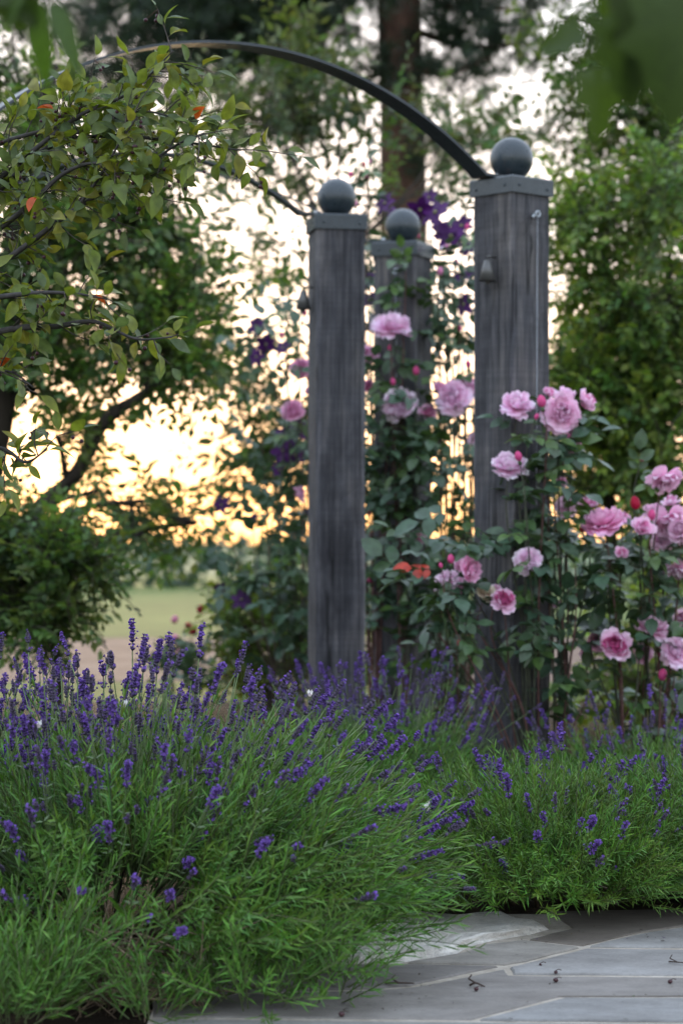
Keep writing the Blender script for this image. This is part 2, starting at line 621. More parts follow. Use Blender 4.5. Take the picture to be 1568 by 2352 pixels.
def post(x, y, yaw, label, wire=True):
    t = thing('wooden_post', label, 'post', (x, y, 0), 'square wooden pergola posts')
    t.rotation_euler = (0, 0, yaw)
    h = POST_W / 2
    bev = 0.007
    e = h - bev
    g2 = h * 0.80
    ringp = [(-h, -e), (-e, -h), (-g2, -h), (0, -h), (g2, -h), (e, -h), (h, -e), (h, -g2), (h, 0), (h, g2), (h, e), (e, h), (g2, h), (0, h), (-g2, h), (-e, h), (-h, e), (-h, g2), (-h, 0), (-h, -g2)]
    nr = len(ringp)
    b = Buf()
    V, C = [], []
    rows = 44
    zt = POST_H - 0.012
    for i in range(rows + 1):
        z = -0.25 + (zt + 0.25) * i / rows
        for k, (px, py) in enumerate(ringp):
            j = RNG.normal(0, 0.0011, 2)
            wear = RNG.uniform(1.15, 1.75) if k in (0, 1, 5, 6, 10, 11, 15, 16) else RNG.uniform(0.88, 1.08)
            V.append((px + j[0], py + j[1], z)); C.append((wear, wear * 0.99, wear * 0.97))
    T = []
    for i in range(rows):
        for k in range(nr):
            p, q = i * nr + k, i * nr + (k + 1) % nr
            T += [(p, q, q + nr), (p, q + nr, p + nr)]
    b.add(V, T, C)
    link('shaft', b.mesh('shaft', M_WOOD, False), t, local=True)
    # folded steel cap
    c = 0.0955
    b = Buf()
    prof = [(c - 0.003, POST_H - 0.054), (c, POST_H - 0.054), (c, POST_H - 0.005), (c - 0.004, POST_H), (0.0001, POST_H + 0.002)]
    V = []
    for r, z in prof:
        V += [(-r, -r, z), (r, -r, z), (r, r, z), (-r, r, z)]
    T = []
    for i in range(len(prof) - 1):
        for k in range(4):
            p, q = i * 4 + k, i * 4 + (k + 1) % 4
            T += [(p, q, q + 4), (p, q + 4, p + 4)]
    b.add(V, T)
    cap = link('cap', b.mesh('cap', M_PAINT, False), t, local=True)
    for fx, fy in ((-1, 0), (0, -1)):
        for u, z in ((-0.062, POST_H - 0.03), (0.066, POST_H - 0.034)):
            b = Buf()
            V, T = sphere(0.0045, 8, 6, (fx * (c + 0.0005) + (u if fy else 0), fy * (c + 0.0005) + (u if fx else 0), z))
            b.add(V, T)
            link('screw', b.mesh('screw', M_PAINT), cap, local=True)
    # ball finial on a short collar
    b = Buf()
    r = 0.070
    prof = [(0.030, POST_H), (0.030, POST_H + 0.006), (0.024, POST_H + 0.010)]
    cz = POST_H + 0.068
    prof += [(max(r * math.sin(a), 1e-4), cz - r * math.cos(a)) for a in np.linspace(0.42, math.pi, 18)]
    V, T = lathe(prof, 32)
    b.add(V, T)
    link('ball_finial', b.mesh('ball_finial', M_PAINT), t, local=True)
    # small cone lamp on the left face
    lx, lz = -h - 0.034, 1.672
    b = Buf()
    V, T = lathe([(0.003, 0.034), (0.011, 0.032), (0.028, -0.034), (0.025, -0.034), (0.009, 0.026), (0.002, 0.028)], 20)
    b.add(V + np.array([lx, -0.012, lz]), T)
    lamp = link('lamp_shade', b.mesh('lamp_shade', M_LAMP), t, local=True)
    b = Buf()
    V, T = tube([(-h, -0.012, lz + 0.045), (lx, -0.012, lz + 0.045), (lx, -0.012, lz + 0.034)], 0.004, 6)
    b.add(V, T)
    link('bracket', b.mesh('bracket', M_LAMP), lamp, local=True)
    b = Buf()
    V, T = lathe([(0.002, -0.030), (0.008, -0.032), (0.008, -0.043), (0.001, -0.046)], 10)
    b.add(V + np.array([lx, -0.012, lz]), T)
    link('bulb', b.mesh('bulb', M_LAMP), lamp, local=True)
    if not wire:
        return t
    # eye screw and its training wire on the right face
    ux = 0.012
    b = Buf()
    ez = 1.855
    ring = [(ux + 0.009 * math.cos(a), -h - 0.017, ez + 0.009 * math.sin(a)) for a in np.linspace(0, 2 * math.pi, 13)]
    V, T = tube(ring, 0.0028, 6, False)
    b.add(V, T)
    V, T = tube([(ux - 0.008, -h + 0.001, ez), (ux - 0.008, -h - 0.017, ez)], 0.003, 6)
    b.add(V, T)
    V, T = sphere(0.006, 8, 6, (ux - 0.016, -h - 0.012, ez - 0.009))
    b.add(V, T)
    eye = link('eye_screw', b.mesh('eye_screw', M_WIRE), t, local=True)
    b = Buf()
    V, T = tube([(ux, -h - 0.015, ez - 0.008), (ux + 0.001, -h - 0.010, 1.0), (ux, -h - 0.004, 0.12)], 0.0008, 4)
    b.add(V, T)
    link('training_wire', b.mesh('training_wire', M_WIRE), eye, local=True)
    return t


post(0.547, 7.79, math.radians(42), 'tall grey wooden post with pink roses climbing its right side')
post(-0.018, 8.66, math.radians(10.5), 'bare dark grey wooden post standing left of the other two', wire=False)
post(0.239, 9.44, math.radians(-23), 'grey wooden post furthest back, half hidden by roses')
post(-1.17, 6.65, math.radians(30), 'grey wooden post under the left end of the front arch')
post(-1.33, 8.22, math.radians(20), 'grey wooden post under the left end of the middle arch')


def arch(p0, phi, S, h, tab, width, label):
    u = np.array([math.cos(phi), math.sin(phi)])
    R = (S * S / 4 + h * h) / (2 * h)
    a = math.asin(S / 2 / R)
    side = np.array([-u[1], u[0], 0.0])
    pts, nr = [], []
    pts.append(np.array([p0[0] - u[0] * tab, p0[1] - u[1] * tab, p0[2]])); nr.append(np.array([0, 0, 1.0]))
    pts.append(np.array([p0[0] - u[0] * 0.004, p0[1] - u[1] * 0.004, p0[2] + 0.001])); nr.append(np.array([0, 0, 1.0]))
    for th in np.linspace(-a, a, 60):
        s, z = S / 2 + R * math.sin(th), h - R + R * math.cos(th)
        pts.append(np.array([p0[0] + u[0] * s, p0[1] + u[1] * s, p0[2] + z]))
        nr.append(np.array([u[0] * math.sin(th), u[1] * math.sin(th), math.cos(th)]))
    pts.append(np.array([p0[0] + u[0] * (S + tab), p0[1] + u[1] * (S + tab), p0[2]])); nr.append(np.array([0, 0, 1.0]))
    th = 0.004
    V = []
    for p, n in zip(pts, nr):
        V += [p + side * width / 2 + n * th, p - side * width / 2 + n * th, p - side * width / 2 - n * th, p + side * width / 2 - n * th]
    T = []
    for i in range(len(pts) - 1):
        for k in range(4):
            p, q = i * 4 + k, i * 4 + (k + 1) % 4
            T += [(p, q, q + 4), (p, q + 4, p + 4)]
    T += [(0, 1, 2), (0, 2, 3)]
    e = 4 * (len(pts) - 1)
    T += [(e, e + 2, e + 1), (e, e + 3, e + 2)]
    t = thing('steel_arch', label, 'arch', (p0[0], p0[1], 0), 'flat steel arches of the pergola')
    b = Buf(); b.add(V, T)
    link('arch_bar', b.mesh('arch_bar', M_ARCH, False), t)
    for q in (pts[0] + 0.35 * (pts[1] - pts[0]), pts[-1] + 0.3 * (pts[-2] - pts[-1])):
        b = Buf()
        V, T = lathe([(0.0001, 0.013), (0.008, 0.012), (0.009, 0.004), (0.009, 0.003)], 6)
        b.add(V + q, T)
        link('bolt', b.mesh('bolt', M_WIRE, False), t)


ZT = POST_H + 0.0065
arch((0.442, 7.74, ZT), 3.74, 1.755, 0.312, 0.10, 0.078, 'dark flat steel arch springing from the front right post')
arch((-0.150, 8.63, ZT), 3.40, 1.10, 0.195, 0.09, 0.06, 'thin steel arch joined to the bare dark post')
arch((0.105, 9.42, ZT), 2.9336, 2.02, 0.327, 0.09, 0.03, 'faint thin steel arch running to the rearmost post')

# ------------------------------------------------------------------ lavender
def lav_sprig(nl, L, seed):
    r = np.random.default_rng(seed)
    b = Buf()
    axis = curve([(0, 0, 0), (L * 0.5, 0, L * 0.02), (L, 0, L * 0.10)], 5)
    V, T = tube(axis, np.linspace(0.0014, 0.0008, 5), 3, False)
    b.add(V, T, (0.10, 0.13, 0.055))
    for i in range(nl):
        t = 0.12 + 0.88 * i / nl
        for s in (0, 1):
            az = i * 1.57 + s * math.pi + r.uniform(-0.4, 0.4)
            ll = r.uniform(0.028, 0.050) * (1.0 - 0.35 * t)
            V, T = leaf_shape(ll, r.uniform(0.0023, 0.0037), 3, 0.3, r.uniform(-0.15, 0.35), 0.5)
            tilt = r.uniform(0.45, 0.95) * (1.15 - 0.55 * t)
            d = np.array([math.cos(tilt), math.sin(tilt) * math.cos(az), math.sin(tilt) * math.sin(az)])
            Rm = frames(d[None], np.array([[1.0, 0.05, 0.1]]))[0]
            pos = axis[0] * (1 - t) + axis[-1] * t
            g = r.uniform(0.75, 1.3)
            y = r.uniform(0.9, 1.25)
            b.add(V @ Rm.T + pos, T, (0.066 * g * y, 0.165 * g, 0.026 * g))
    return b.tpl()


SPRIGS = [lav_sprig(9, 0.13, 1), lav_sprig(11, 0.16, 2), lav_sprig(8, 0.10, 3), lav_sprig(12, 0.19, 4), lav_sprig(7, 0.12, 5)]


def lav_spike(seed, vivid):
    """flower head along X: whorls of small calyces, some with open corollas"""
    r = np.random.default_rng(seed)
    b = Buf()
    nw = int(r.integers(4, 8))
    x = 0.0
    if r.random() < 0.6:
        whorls = [0.0]; x = r.uniform(0.014, 0.02)
    else:
        whorls = []
    for i in range(nw):
        whorls.append(x); x += r.uniform(0.0042, 0.0054)
    Ltot = x
    V, T = tube([(0, 0, 0), (Ltot, 0, 0)], [0.0013, 0.0008], 3, False)
    b.add(V, T, (0.09, 0.10, 0.08))
    for wi, xw in enumerate(whorls):
        full = 1.0 - 0.55 * max(0.0, (wi / len(whorls)) - 0.55) / 0.45
        nf = int(r.integers(7, 10))
        for k in range(nf):
            az = 2 * math.pi * (k + r.uniform(-0.3, 0.3)) / nf
            tilt = r.uniform(0.22, 0.78) * full
            L = r.uniform(0.0075, 0.0105) * (0.7 + 0.3 * full)
            d = np.array([math.cos(tilt), math.sin(tilt) * math.cos(az), math.sin(tilt) * math.sin(az)])
            Rm = frames(d[None], np.array([[0.93, 0.3, 0.2]]))[0]
            wd = 0.0019
            Vc = np.array([(0, 0, 0), (L * 0.55, wd, 0), (L * 0.55, -wd * 0.5, wd * 0.87), (L * 0.55, -wd * 0.5, -wd * 0.87), (L, 0, 0)])
            Tc = [(0, 1, 2), (0, 2, 3), (0, 3, 1), (4, 2, 1), (4, 3, 2), (4, 1, 3)]
            g = r.uniform(0.7, 1.3)
            op = r.random()
            if vivid:
                cc = np.array([0.088, 0.055, 0.175]) * g
            else:
                cc = np.array([0.092, 0.076, 0.118]) * g
            Cc = np.stack([cc * np.array([0.8, 1.3, 0.6]), cc, cc, cc, cc * np.array([1.1, 0.9, 1.2])])
            b.add(Vc @ Rm.T + (xw, 0, 0), Tc, Cc)
            if op < (0.42 if vivid else 0.10):
                # open two-lipped corolla
                s = r.uniform(0.0034, 0.005)
                Vo = np.array([(L, 0, 0), (L + s * 0.7, s * 0.75, s * 0.2), (L + s * 1.2, 0, s * 0.5), (L + s * 0.7, -s * 0.75, s * 0.2), (L + s * 0.8, 0, -s * 0.7)])
                To = [(0, 1, 2), (0, 2, 3), (0, 4, 1), (0, 3, 4)]
                b.add(Vo @ Rm.T + (xw, 0, 0), To, np.array([0.165, 0.085, 0.36]) * r.uniform(0.75, 1.25))
    return b.tpl()


def tpl_mesh(tpl, name, mat):
    b = Buf(); b.add(*tpl)
    return b.mesh(name, mat)


SPIKES = [lav_spike(20 + i, i % 3 == 0) for i in range(18)]
SPIKE_ME = [tpl_mesh(s, 'flower_spike', M_SPIKE) for s in SPIKES]


def lav_stalk(seed, L=0.30):
    r = np.random.default_rng(seed)
    b = Buf()
    bend = r.uniform(-0.02, 0.035)
    ax = curve([(0, 0, 0), (L * 0.5, r.uniform(-0.006, 0.006), -bend * 0.4), (L, 0, bend)], 7)
    V, T = tube(ax, np.linspace(0.0015, 0.0010, 7), 3, False)
    b.add(V, T, (0.16, 0.225, 0.10))
    if r.random() < 0.6:
        for s in (1, -1):
            V, T = leaf_shape(0.012, 0.003, 3)
            b.add(V @ frames(np.array([[0.5, 0.8 * s, 0.2]]), np.array([[1.0, 0, 0.2]]))[0].T + ax[5], T, (0.12, 0.17, 0.09))
    return b.tpl(), ax[-1], norm(ax[-1] - ax[-2])


STALKS = [lav_stalk(50 + i) for i in range(8)]
STALK_ME = [tpl_mesh(s[0], 'flower_stem', M_LAV) for s in STALKS]


def mat4(Rm, pos, sc=1.0):
    m = Matrix.Identity(4)
    for i in range(3):
        for j in range(3):
            m[i][j] = Rm[i][j] * sc
        m[i][3] = pos[i]
    return m


def lavender(c, R, H, nsprig, nstem, top, label, ss=(0.85, 1.4), z0=0.03, cull=None, square=0.0, dense_side=(0, 0), tint=(1, 1, 1), lean=62, nparts=300, sup=None, zfun=None, ry=None):
    """rounded bush: leafy sprigs on a mound and flower stalks fanning out above it"""
    ry = ry or R
    t = thing('lavender_bush', label, 'lavender', (c[0], c[1], 0), 'lavender bushes in flower')
    b = Buf()
    n = nsprig
    az = RNG.uniform(0, 2 * math.pi, n)
    rho = np.sqrt(RNG.uniform(0, 1, n))
    lay = RNG.uniform(0.15, 1.0, n) ** 0.55
    zz = H * np.sqrt(np.maximum(0, 1 - (rho * 0.98) ** 2.6)) * lay
    sq = 0.93 * (1 + square * np.sin(2 * az) ** 2)
    pos = np.stack([c[0] + R * rho * lay ** 0.3 * np.cos(az) * sq, c[1] + ry * rho * lay ** 0.3 * np.sin(az) * sq, zz * 0.86 + z0 * (0.5 + 0.8 * RNG.uniform(0, 1, n))], 1)
    if cull is not None:
        kk = cull(pos)
        az, rho, pos = az[kk], rho[kk], pos[kk]
        n = len(az)
    th = np.radians(rho * lean + RNG.normal(0, 13, n))
    d = np.stack([np.sin(th) * np.cos(az), np.sin(th) * np.sin(az), np.cos(th)], 1) + RNG.normal(0, 0.16, (n, 3))
    d[:, 2] = np.maximum(d[:, 2], 0.12)
    rot = frames(d, rvec(n))
    patch = 1 + 0.22 * np.sin(pos[:, 0] * 17 + 1.3) * np.sin(pos[:, 1] * 13) + RNG.normal(0, 0.14, n)
    tn = np.stack([patch * RNG.uniform(0.85, 1.25, n), patch, patch * RNG.uniform(0.8, 1.3, n)], 1) * np.array(tint)
    k = RNG.integers(0, len(SPRIGS), n)
    for i, tp in enumerate(SPRIGS):
        s = k == i
        b.scatter(tp, pos[s], rot[s], RNG.uniform(*ss, s.sum()), tn[s])
    f = link('foliage', b.mesh('foliage', M_LAV), t, kind='stuff')
    # woody lower stems
    b = Buf()
    for i in range(int(70 * R / 0.5)):
        a = RNG.uniform(0, 2 * math.pi)
        q = np.array([math.cos(a) * R, math.sin(a) * ry, 0])
        f0, f1 = RNG.uniform(0.02, 0.3), RNG.uniform(0.5, 0.95)
        p0 = np.array([c[0], c[1], 0.0]) + q * f0
        p2 = np.array([c[0], c[1], H * RNG.uniform(0.3, 0.75)]) + q * f1
        p1 = (p0 + p2) / 2 + np.array([0, 0, RNG.uniform(-0.02, 0.05)])
        V, T = tube(curve([p0, p1, p2], 6), np.linspace(0.005, 0.0018, 6), 4, False)
        g = RNG.uniform(0.5, 1.4)
        b.add(V, T, (0.075 * g, 0.058 * g, 0.042 * g))
    link('woody_stem', b.mesh('woody_stem', M_TWIG), t, kind='stuff')
    # flower stalks
    az = RNG.uniform(0, 2 * math.pi, nstem)
    rho = np.sqrt(RNG.uniform(0, 1, nstem))
    th = np.radians(np.clip(rho * lean * 0.95 + RNG.normal(0, 6, nstem), 0, 86))
    d = np.stack([np.sin(th) * np.cos(az), np.sin(th) * np.sin(az), np.cos(th)], 1) + RNG.normal(0, 0.05, (nstem, 3))
    base = np.stack([c[0] + 0.62 * R * rho * np.cos(az), c[1] + 0.62 * ry * rho * np.sin(az), H * 0.62 * np.sqrt(1 - (rho * 0.85) ** 2)], 1)
    if sup is not None:
        keep = sup(az, rho)
        az, rho, th, d, base = az[keep], rho[keep], th[keep], d[keep], base[keep]
    ns = len(az)
    L = (top - H * 0.62) * RNG.uniform(0.50, 1.05, ns) * (1 + 0.08 * rho)
    scl = L / 0.33
    rot = frames(d, norm(np.stack([np.zeros(ns), np.zeros(ns), np.ones(ns)], 1) + RNG.normal(0, 0.25, (ns, 3))))
    tip = base + norm(d) * L[:, None]
    dist = np.linalg.norm(tip - np.array([0, 0, CZ]), axis=1)
    px = 784 + F * tip[:, 0] / tip[:, 1]
    inframe = (px > -20) & (px < 1590)
    order = np.argsort(np.where(inframe, dist, dist + 50))
    ks = RNG.integers(0, len(STALKS), ns)
    kp = RNG.integers(0, len(SPIKES), ns)
    sz = RNG.uniform(0.85, 1.3, ns)
    bs, bf = Buf(), Buf()
    for rank, i in enumerate(order):
        tp, tipl, tdir = STALKS[ks[i]]
        Rs = frames(tdir[None], np.array([[0, 0.3, 1.0]]))[0]
        if rank < nparts and inframe[i]:
            o = bpy.data.objects.new('flower_stem', STALK_ME[ks[i]])
            COL.objects.link(o)
            o.parent = t
            o.matrix_local = mat4(rot[i], base[i] - np.array([c[0], c[1], 0]), scl[i])
            s = bpy.data.objects.new('flower_spike', SPIKE_ME[kp[i]])
            COL.objects.link(s)
            s.parent = o
            s.matrix_local = mat4(Rs, tipl, sz[i] / scl[i])
        else:
            bs.scatter(tp, base[i][None], rot[i][None], scl[i])
            bf.scatter(SPIKES[kp[i]], (base[i] + rot[i] @ tipl * scl[i])[None], (rot[i] @ Rs)[None], sz[i])
    if bs.n:
        link('flower_stem', bs.mesh('flower_stem', M_LAV), t, kind='stuff')
        link('flower_spike', bf.mesh('flower_spike', M_SPIKE), t, kind='stuff')
    return t


def at(px, d):
    return ((px - 784) / F * d, d)


def front_gaps(p):
    void = (p[:, 0] < -0.50) & (p[:, 2] < 0.24) & (p[:, 1] < 4.9)
    dry = (p[:, 0] > -0.54) & (p[:, 0] < -0.27) & (p[:, 1] < 4.6) & (p[:, 2] < 0.19)
    return RNG.random(len(p)) < np.where(void, 0.28, np.where(dry, 0.08, 1.0))


bush = lavender(at(248, 4.82), 0.55, 0.25, 4200, 1050, 0.61, 'large front lavender bush spilling over the paving edge, thick with purple spikes', lean=82, ry=0.66, z0=0.06, square=0.42, cull=front_gaps,
                sup=lambda a, r: (RNG.random(len(a)) < np.where((np.sin(a) < -0.3) & (r > 0.78), 0.22, np.where((np.sin(a) < -0.3) & (r > 0.5), 0.8, 0.9))))
lavender(at(-170, 5.25), 0.42, 0.28, 1200, 170, 0.61, 'dark lavender bush cut by the left edge of the photo', tint=(0.8, 0.85, 0.9))
lavender(at(1240, 5.50), 0.44, 0.17, 3000, 130, 0.34, 'rounded green lavender bush behind the paving, right of the front one', tint=(0.95, 0.95, 0.8), lean=74, ry=0.60, ss=(0.6, 1.0), z0=0.035)
lavender(at(1640, 5.60), 0.42, 0.18, 2200, 110, 0.35, 'lavender bush at the right edge below the roses', tint=(0.9, 0.92, 0.8), lean=74, ry=0.58, ss=(0.6, 1.0), z0=0.035)
lavender(at(880, 7.25), 0.30, 0.16, 1200, 230, 0.46, 'pale hazy lavender bush between the bare post and the rose post', tint=(1.0, 1.05, 1.1), ry=0.6, lean=45, ss=(0.7, 1.1))
lavender(at(1460, 7.05), 0.36, 0.10, 800, 90, 0.34, 'thin lavender bush under the rose canes', tint=(0.9, 1.0, 0.8), ss=(0.7, 1.1))
lavender(at(560, 6.3), 0.42, 0.18, 1000, 60, 0.39, 'lavender bush hidden low behind the big front one', tint=(0.9, 1.0, 0.9))


def sprig_tuft(px, d, n, spread, h, label, lean=45):
    c = at(px, d)
    t = thing('lavender_tuft', label, 'lavender', (c[0], c[1], 0), 'leafy lavender tufts without flowers')
    b = Buf()
    az = RNG.uniform(0, 2 * math.pi, n)
    rho = np.sqrt(RNG.uniform(0, 1, n))
    pos = np.stack([c[0] + spread * rho * np.cos(az), c[1] + spread * rho * np.sin(az), h * RNG.uniform(0, 1, n)], 1)
    th = np.radians(rho * lean + RNG.normal(0, 10, n))
    d3 = np.stack([np.sin(th) * np.cos(az), np.sin(th) * np.sin(az), np.cos(th)], 1)
    g = RNG.uniform(0.8, 1.35, n)
    k = RNG.integers(0, len(SPRIGS), n)
    rot = frames(d3, rvec(n))
    for i, tp in enumerate(SPRIGS):
        s = k == i
        b.scatter(tp, pos[s], rot[s], RNG.uniform(0.85, 1.25, s.sum()), np.stack([g, g, g], 1)[s])
    link('foliage', b.mesh('foliage', M_LAV), t, kind='stuff')


sprig_tuft(60, 4.12, 70, 0.10, 0.10, 'open leafy lavender tuft in the bottom left corner')
sprig_tuft(20, 3.98, 40, 0.06, 0.05, 'lavender tuft cut by the bottom left corner of the photo')
sprig_tuft(345, 4.07, 18, 0.04, 0.015, 'sparse lavender tuft just left of the fresh one on the paving edge')
sprig_tuft(575, 4.16, 46, 0.09, 0.05, 'leafy lavender shoots at the foot of the front bush, left of the white stone', 70)
sprig_tuft(720, 4.27, 50, 0.09, 0.06, 'leafy lavender shoots lapping over the white stone edge', 70)
sprig_tuft(85, 4.08, 34, 0.05, 0.04, 'low leafy lavender tuft at the bottom edge, right of the corner one')
sprig_tuft(455, 4.19, 22, 0.035, 0.015, 'small fresh lavender tuft on the paving edge, beside the dry stems', 50)

# dry woody stems showing at the foot of the big bush
b = Buf()
for i in range(260):
    x0 = RNG.uniform(120, 470); y0 = RNG.uniform(2180, 2330)
    p0 = P(x0, y0, RNG.uniform(4.14, 4.36))
    p0[2] = max(p0[2], 0.006)
    dr = norm(np.array([RNG.uniform(-1, 0.5), RNG.uniform(-0.3, 0.5), RNG.uniform(-0.5, 0.5)]))
    L = RNG.uniform(0.05, 0.16)
    p1 = p0 + dr * L * 0.5 + RNG.normal(0, 0.008, 3)
    V, T = tube(curve([p0, p1, p0 + dr * L], 5), np.linspace(0.0026, 0.0011, 5), 3, False)
    g = RNG.uniform(0.5, 1.5)
    b.add(V, T, (0.17 * g, 0.125 * g, 0.085 * g))
for pts in ([(180, 2330), (250, 2270), (340, 2283), (345, 2312)], [(60, 2260), (130, 2225), (230, 2180), (290, 2165)], [(220, 2345), (280, 2330), (360, 2322)]):
    q = [P(x, y, 4.22 + 0.02 * i) for i, (x, y) in enumerate(pts)]
    for v in q:
        v[2] = max(v[2], 0.004)
    V, T = tube(curve(q, 14), np.linspace(0.005, 0.003, 14), 6)
    b.add(V, T, (0.20, 0.15, 0.11))
o = link('dry_stem', b.mesh('dry_stem', M_TWIG), None, kind='stuff')

# ------------------------------------------------------------------ roses
def petal_grid(L, W, tilt, curl, cup, seed, c0, c1, ruffle=0.06, nu=5, nv=5):
    """petal rising from the origin; tilt from the axis Z outward along X, curl bends it further"""
    r = np.random.default_rng(seed)
    ph = r.uniform(0, 6, 3)
    V, C = [], []
    x = z = 0.0
    ang = tilt
    du = L / (nu - 1)
    for i in range(nu):
        u = i / (nu - 1)
        hw = 0.5 * W * (0.28 + 0.72 * math.sin(min(1.0, u * 1.25) * math.pi / 2)) * (1.0 if u < 0.8 else 1 - 0.55 * ((u - 0.8) / 0.2) ** 2)
        if i:
            ang = tilt + curl * u
            x += du * math.sin(ang); z += du * math.cos(ang)
        for j in range(nv):
            v = -1 + 2 * j / (nv - 1)
            notch = -0.10 * L * (1 - abs(v)) ** 2 * (u > 0.95)
            rf = ruffle * L * u * u * (math.sin(4 * v + ph[0]) * 0.6 + math.sin(7 * v + ph[1] + 3 * u) * 0.4)
            cu = cup * W * (v * v) * (0.4 + 0.6 * u)
            nx, nz = math.cos(ang), -math.sin(ang)     # outward normal
            off = rf - cu
            V.append((x + nx * off + notch * math.sin(ang), hw * v, z + nz * off + notch * math.cos(ang)))
            f = u ** 0.8
            C.append(np.array(c0) * (1 - f) + np.array(c1) * f)
    T = []
    for i in range(nu - 1):
        for j in range(nv - 1):
            a = i * nv + j
            T += [(a, a + 1, a + nv + 1), (a, a + nv + 1, a + nv)]
    return np.array(V), np.array(T), np.array(C)


def rotz(a):
    c, s = math.cos(a), math.sin(a)
    return np.array([(c, -s, 0), (s, c, 0), (0, 0, 1.0)])


DEEP, MID, PALE = (0.70, 0.15, 0.40), (0.84, 0.38, 0.61), (0.93, 0.70, 0.84)


class Bloom:
    """radius-1 double rose along Z: an inner head mesh and outer petal meshes"""

    def __init__(s, seed, kind, tm=(1, 1, 1)):
        r = np.random.default_rng(seed)
        b = Buf()
        inner, outer = {'open': (40, 17), 'cup': (26, 10), 'rosette': (36, 12), 'loose': (20, 13)}[kind]
        tmax = {'open': 78, 'cup': 48, 'rosette': 62, 'loose': 80}[kind]
        c_in = {'open': (MID, PALE), 'cup': (DEEP, MID), 'rosette': ((0.60, 0.07, 0.28), (0.70, 0.20, 0.42)), 'loose': (MID, PALE)}[kind]
        for i in range(inner):
            f = i / inner
            az = i * 2.39996 + r.uniform(-0.35, 0.35)
            L = 0.40 + 0.42 * f + r.uniform(-0.12, 0.12)
            W = 0.34 + 0.34 * f
            tilt = math.radians(4 + (tmax - 14) * f ** 1.05 + r.uniform(-15, 15))
            V, T, C = petal_grid(L, W, tilt, math.radians(r.uniform(-38, 4) if kind != 'loose' else r.uniform(-20, 30)), r.uniform(0.15, 0.34), int(r.integers(1e6)), *c_in, ruffle=0.17, nu=4, nv=5)
            V = V @ rotz(az).T + np.array([0.05 * math.cos(az), 0.05 * math.sin(az), 0.12 - 0.08 * f])
            g = r.uniform(0.88, 1.1)
            b.add(V, T, np.clip(C * g * tm, 0, 0.95))
        s.head = b.mesh('petal_head', M_PETAL)
        # green calyx
        b = Buf()
        V, T = lathe([(0.03, -0.26), (0.10, -0.2), (0.11, -0.08), (0.16, 0.02), (0.02, 0.06)], 8)
        b.add(V, T, (0.06, 0.11, 0.035))
        for k in range(5):
            V, T = leaf_shape(0.5, 0.13, 3, 0.3, 0.5)
            V = V @ frames(np.array([[0.9, 0, -0.1]]), np.array([[0, 0, 1.0]]))[0].T
            b.add(V @ rotz(k * 1.2566).T + (0, 0, -0.04), T, (0.06, 0.11, 0.035))
        s.calyx = b.mesh('calyx', M_ROSELEAF)
        s.outer = []
        for i in range(outer):
            az = i * 2.39996 + 0.7 + r.uniform(-0.25, 0.25)
            tilt = math.radians(tmax - 14 + 40 * i / outer + r.uniform(-9, 9))
            V, T, C = petal_grid(r.uniform(0.82, 1.02), r.uniform(0.72, 0.95), tilt, math.radians(r.uniform(-45, 22)), r.uniform(0.02, 0.2), int(r.integers(1e6)), MID, PALE, ruffle=0.12, nu=6, nv=6)
            bb = Buf(); bb.add(V @ rotz(az).T, T, np.clip(C * r.uniform(0.88, 1.12) * tm, 0, 0.95))
            s.outer.append(bb.mesh('petal', M_PETAL))


KINDS = {'open': [Bloom(1, 'open'), Bloom(2, 'open', (1.05, 1.22, 1.14)), Bloom(7, 'open', (0.97, 0.82, 0.9)), Bloom(9, 'open', (1.04, 1.12, 1.08))], 'cup': [Bloom(3, 'cup'), Bloom(8, 'cup', (1.0, 1.2, 1.1))], 'rosette': [Bloom(4, 'rosette')], 'loose': [Bloom(5, 'loose'), Bloom(6, 'loose', (1.04, 1.2, 1.1))], 'faded': [Bloom(12, 'loose', (0.85, 1.15, 0.72))]}


def bud_mesh(col, seed):
    b = Buf()
    r = np.random.default_rng(seed)
    V, T = lathe([(0.05, 0.0), (0.42, 0.25), (0.52, 0.6), (0.45, 0.95), (0.26, 1.2), (0.06, 1.32)], 10)
    b.add(V * np.array([1, 1, 1.1]), T, np.array(col))
    for i in range(5):
        V, T, C = petal_grid(1.35, 0.8, math.radians(30), math.radians(-52), 0.34, i + seed * 10, np.array(col) * 0.8, np.array(col) * 1.15, 0.04, 5, 5)
        b.add(V @ rotz(i * 1.2566 + r.uniform(-0.2, 0.2)).T, T, np.clip(C, 0, 0.95))
    return b.mesh('bud', M_PETAL)


def sepal_mesh():
    b = Buf()
    V, T = lathe([(0.08, -0.55), (0.24, -0.45), (0.26, -0.2), (0.2, 0.05), (0.02, 0.1)], 8)
    b.add(V, T, (0.06, 0.10, 0.035))
    for k in range(5):
        V, T = leaf_shape(0.9, 0.28, 3, 0.3, -0.4)
        b.add(V @ frames(np.array([[0.5, 0, 0.6]]), np.array([[-0.6, 0, 1.0]]))[0].T @ rotz(k * 1.2566).T, T, (0.06, 0.10, 0.035))
    return b.mesh('sepal', M_ROSELEAF)


BUDS = {'pink': bud_mesh((0.72, 0.10, 0.30), 3), 'red': bud_mesh((0.50, 0.012, 0.055), 4), 'pale': bud_mesh((0.74, 0.28, 0.48), 5)}
SEPAL = sepal_mesh()


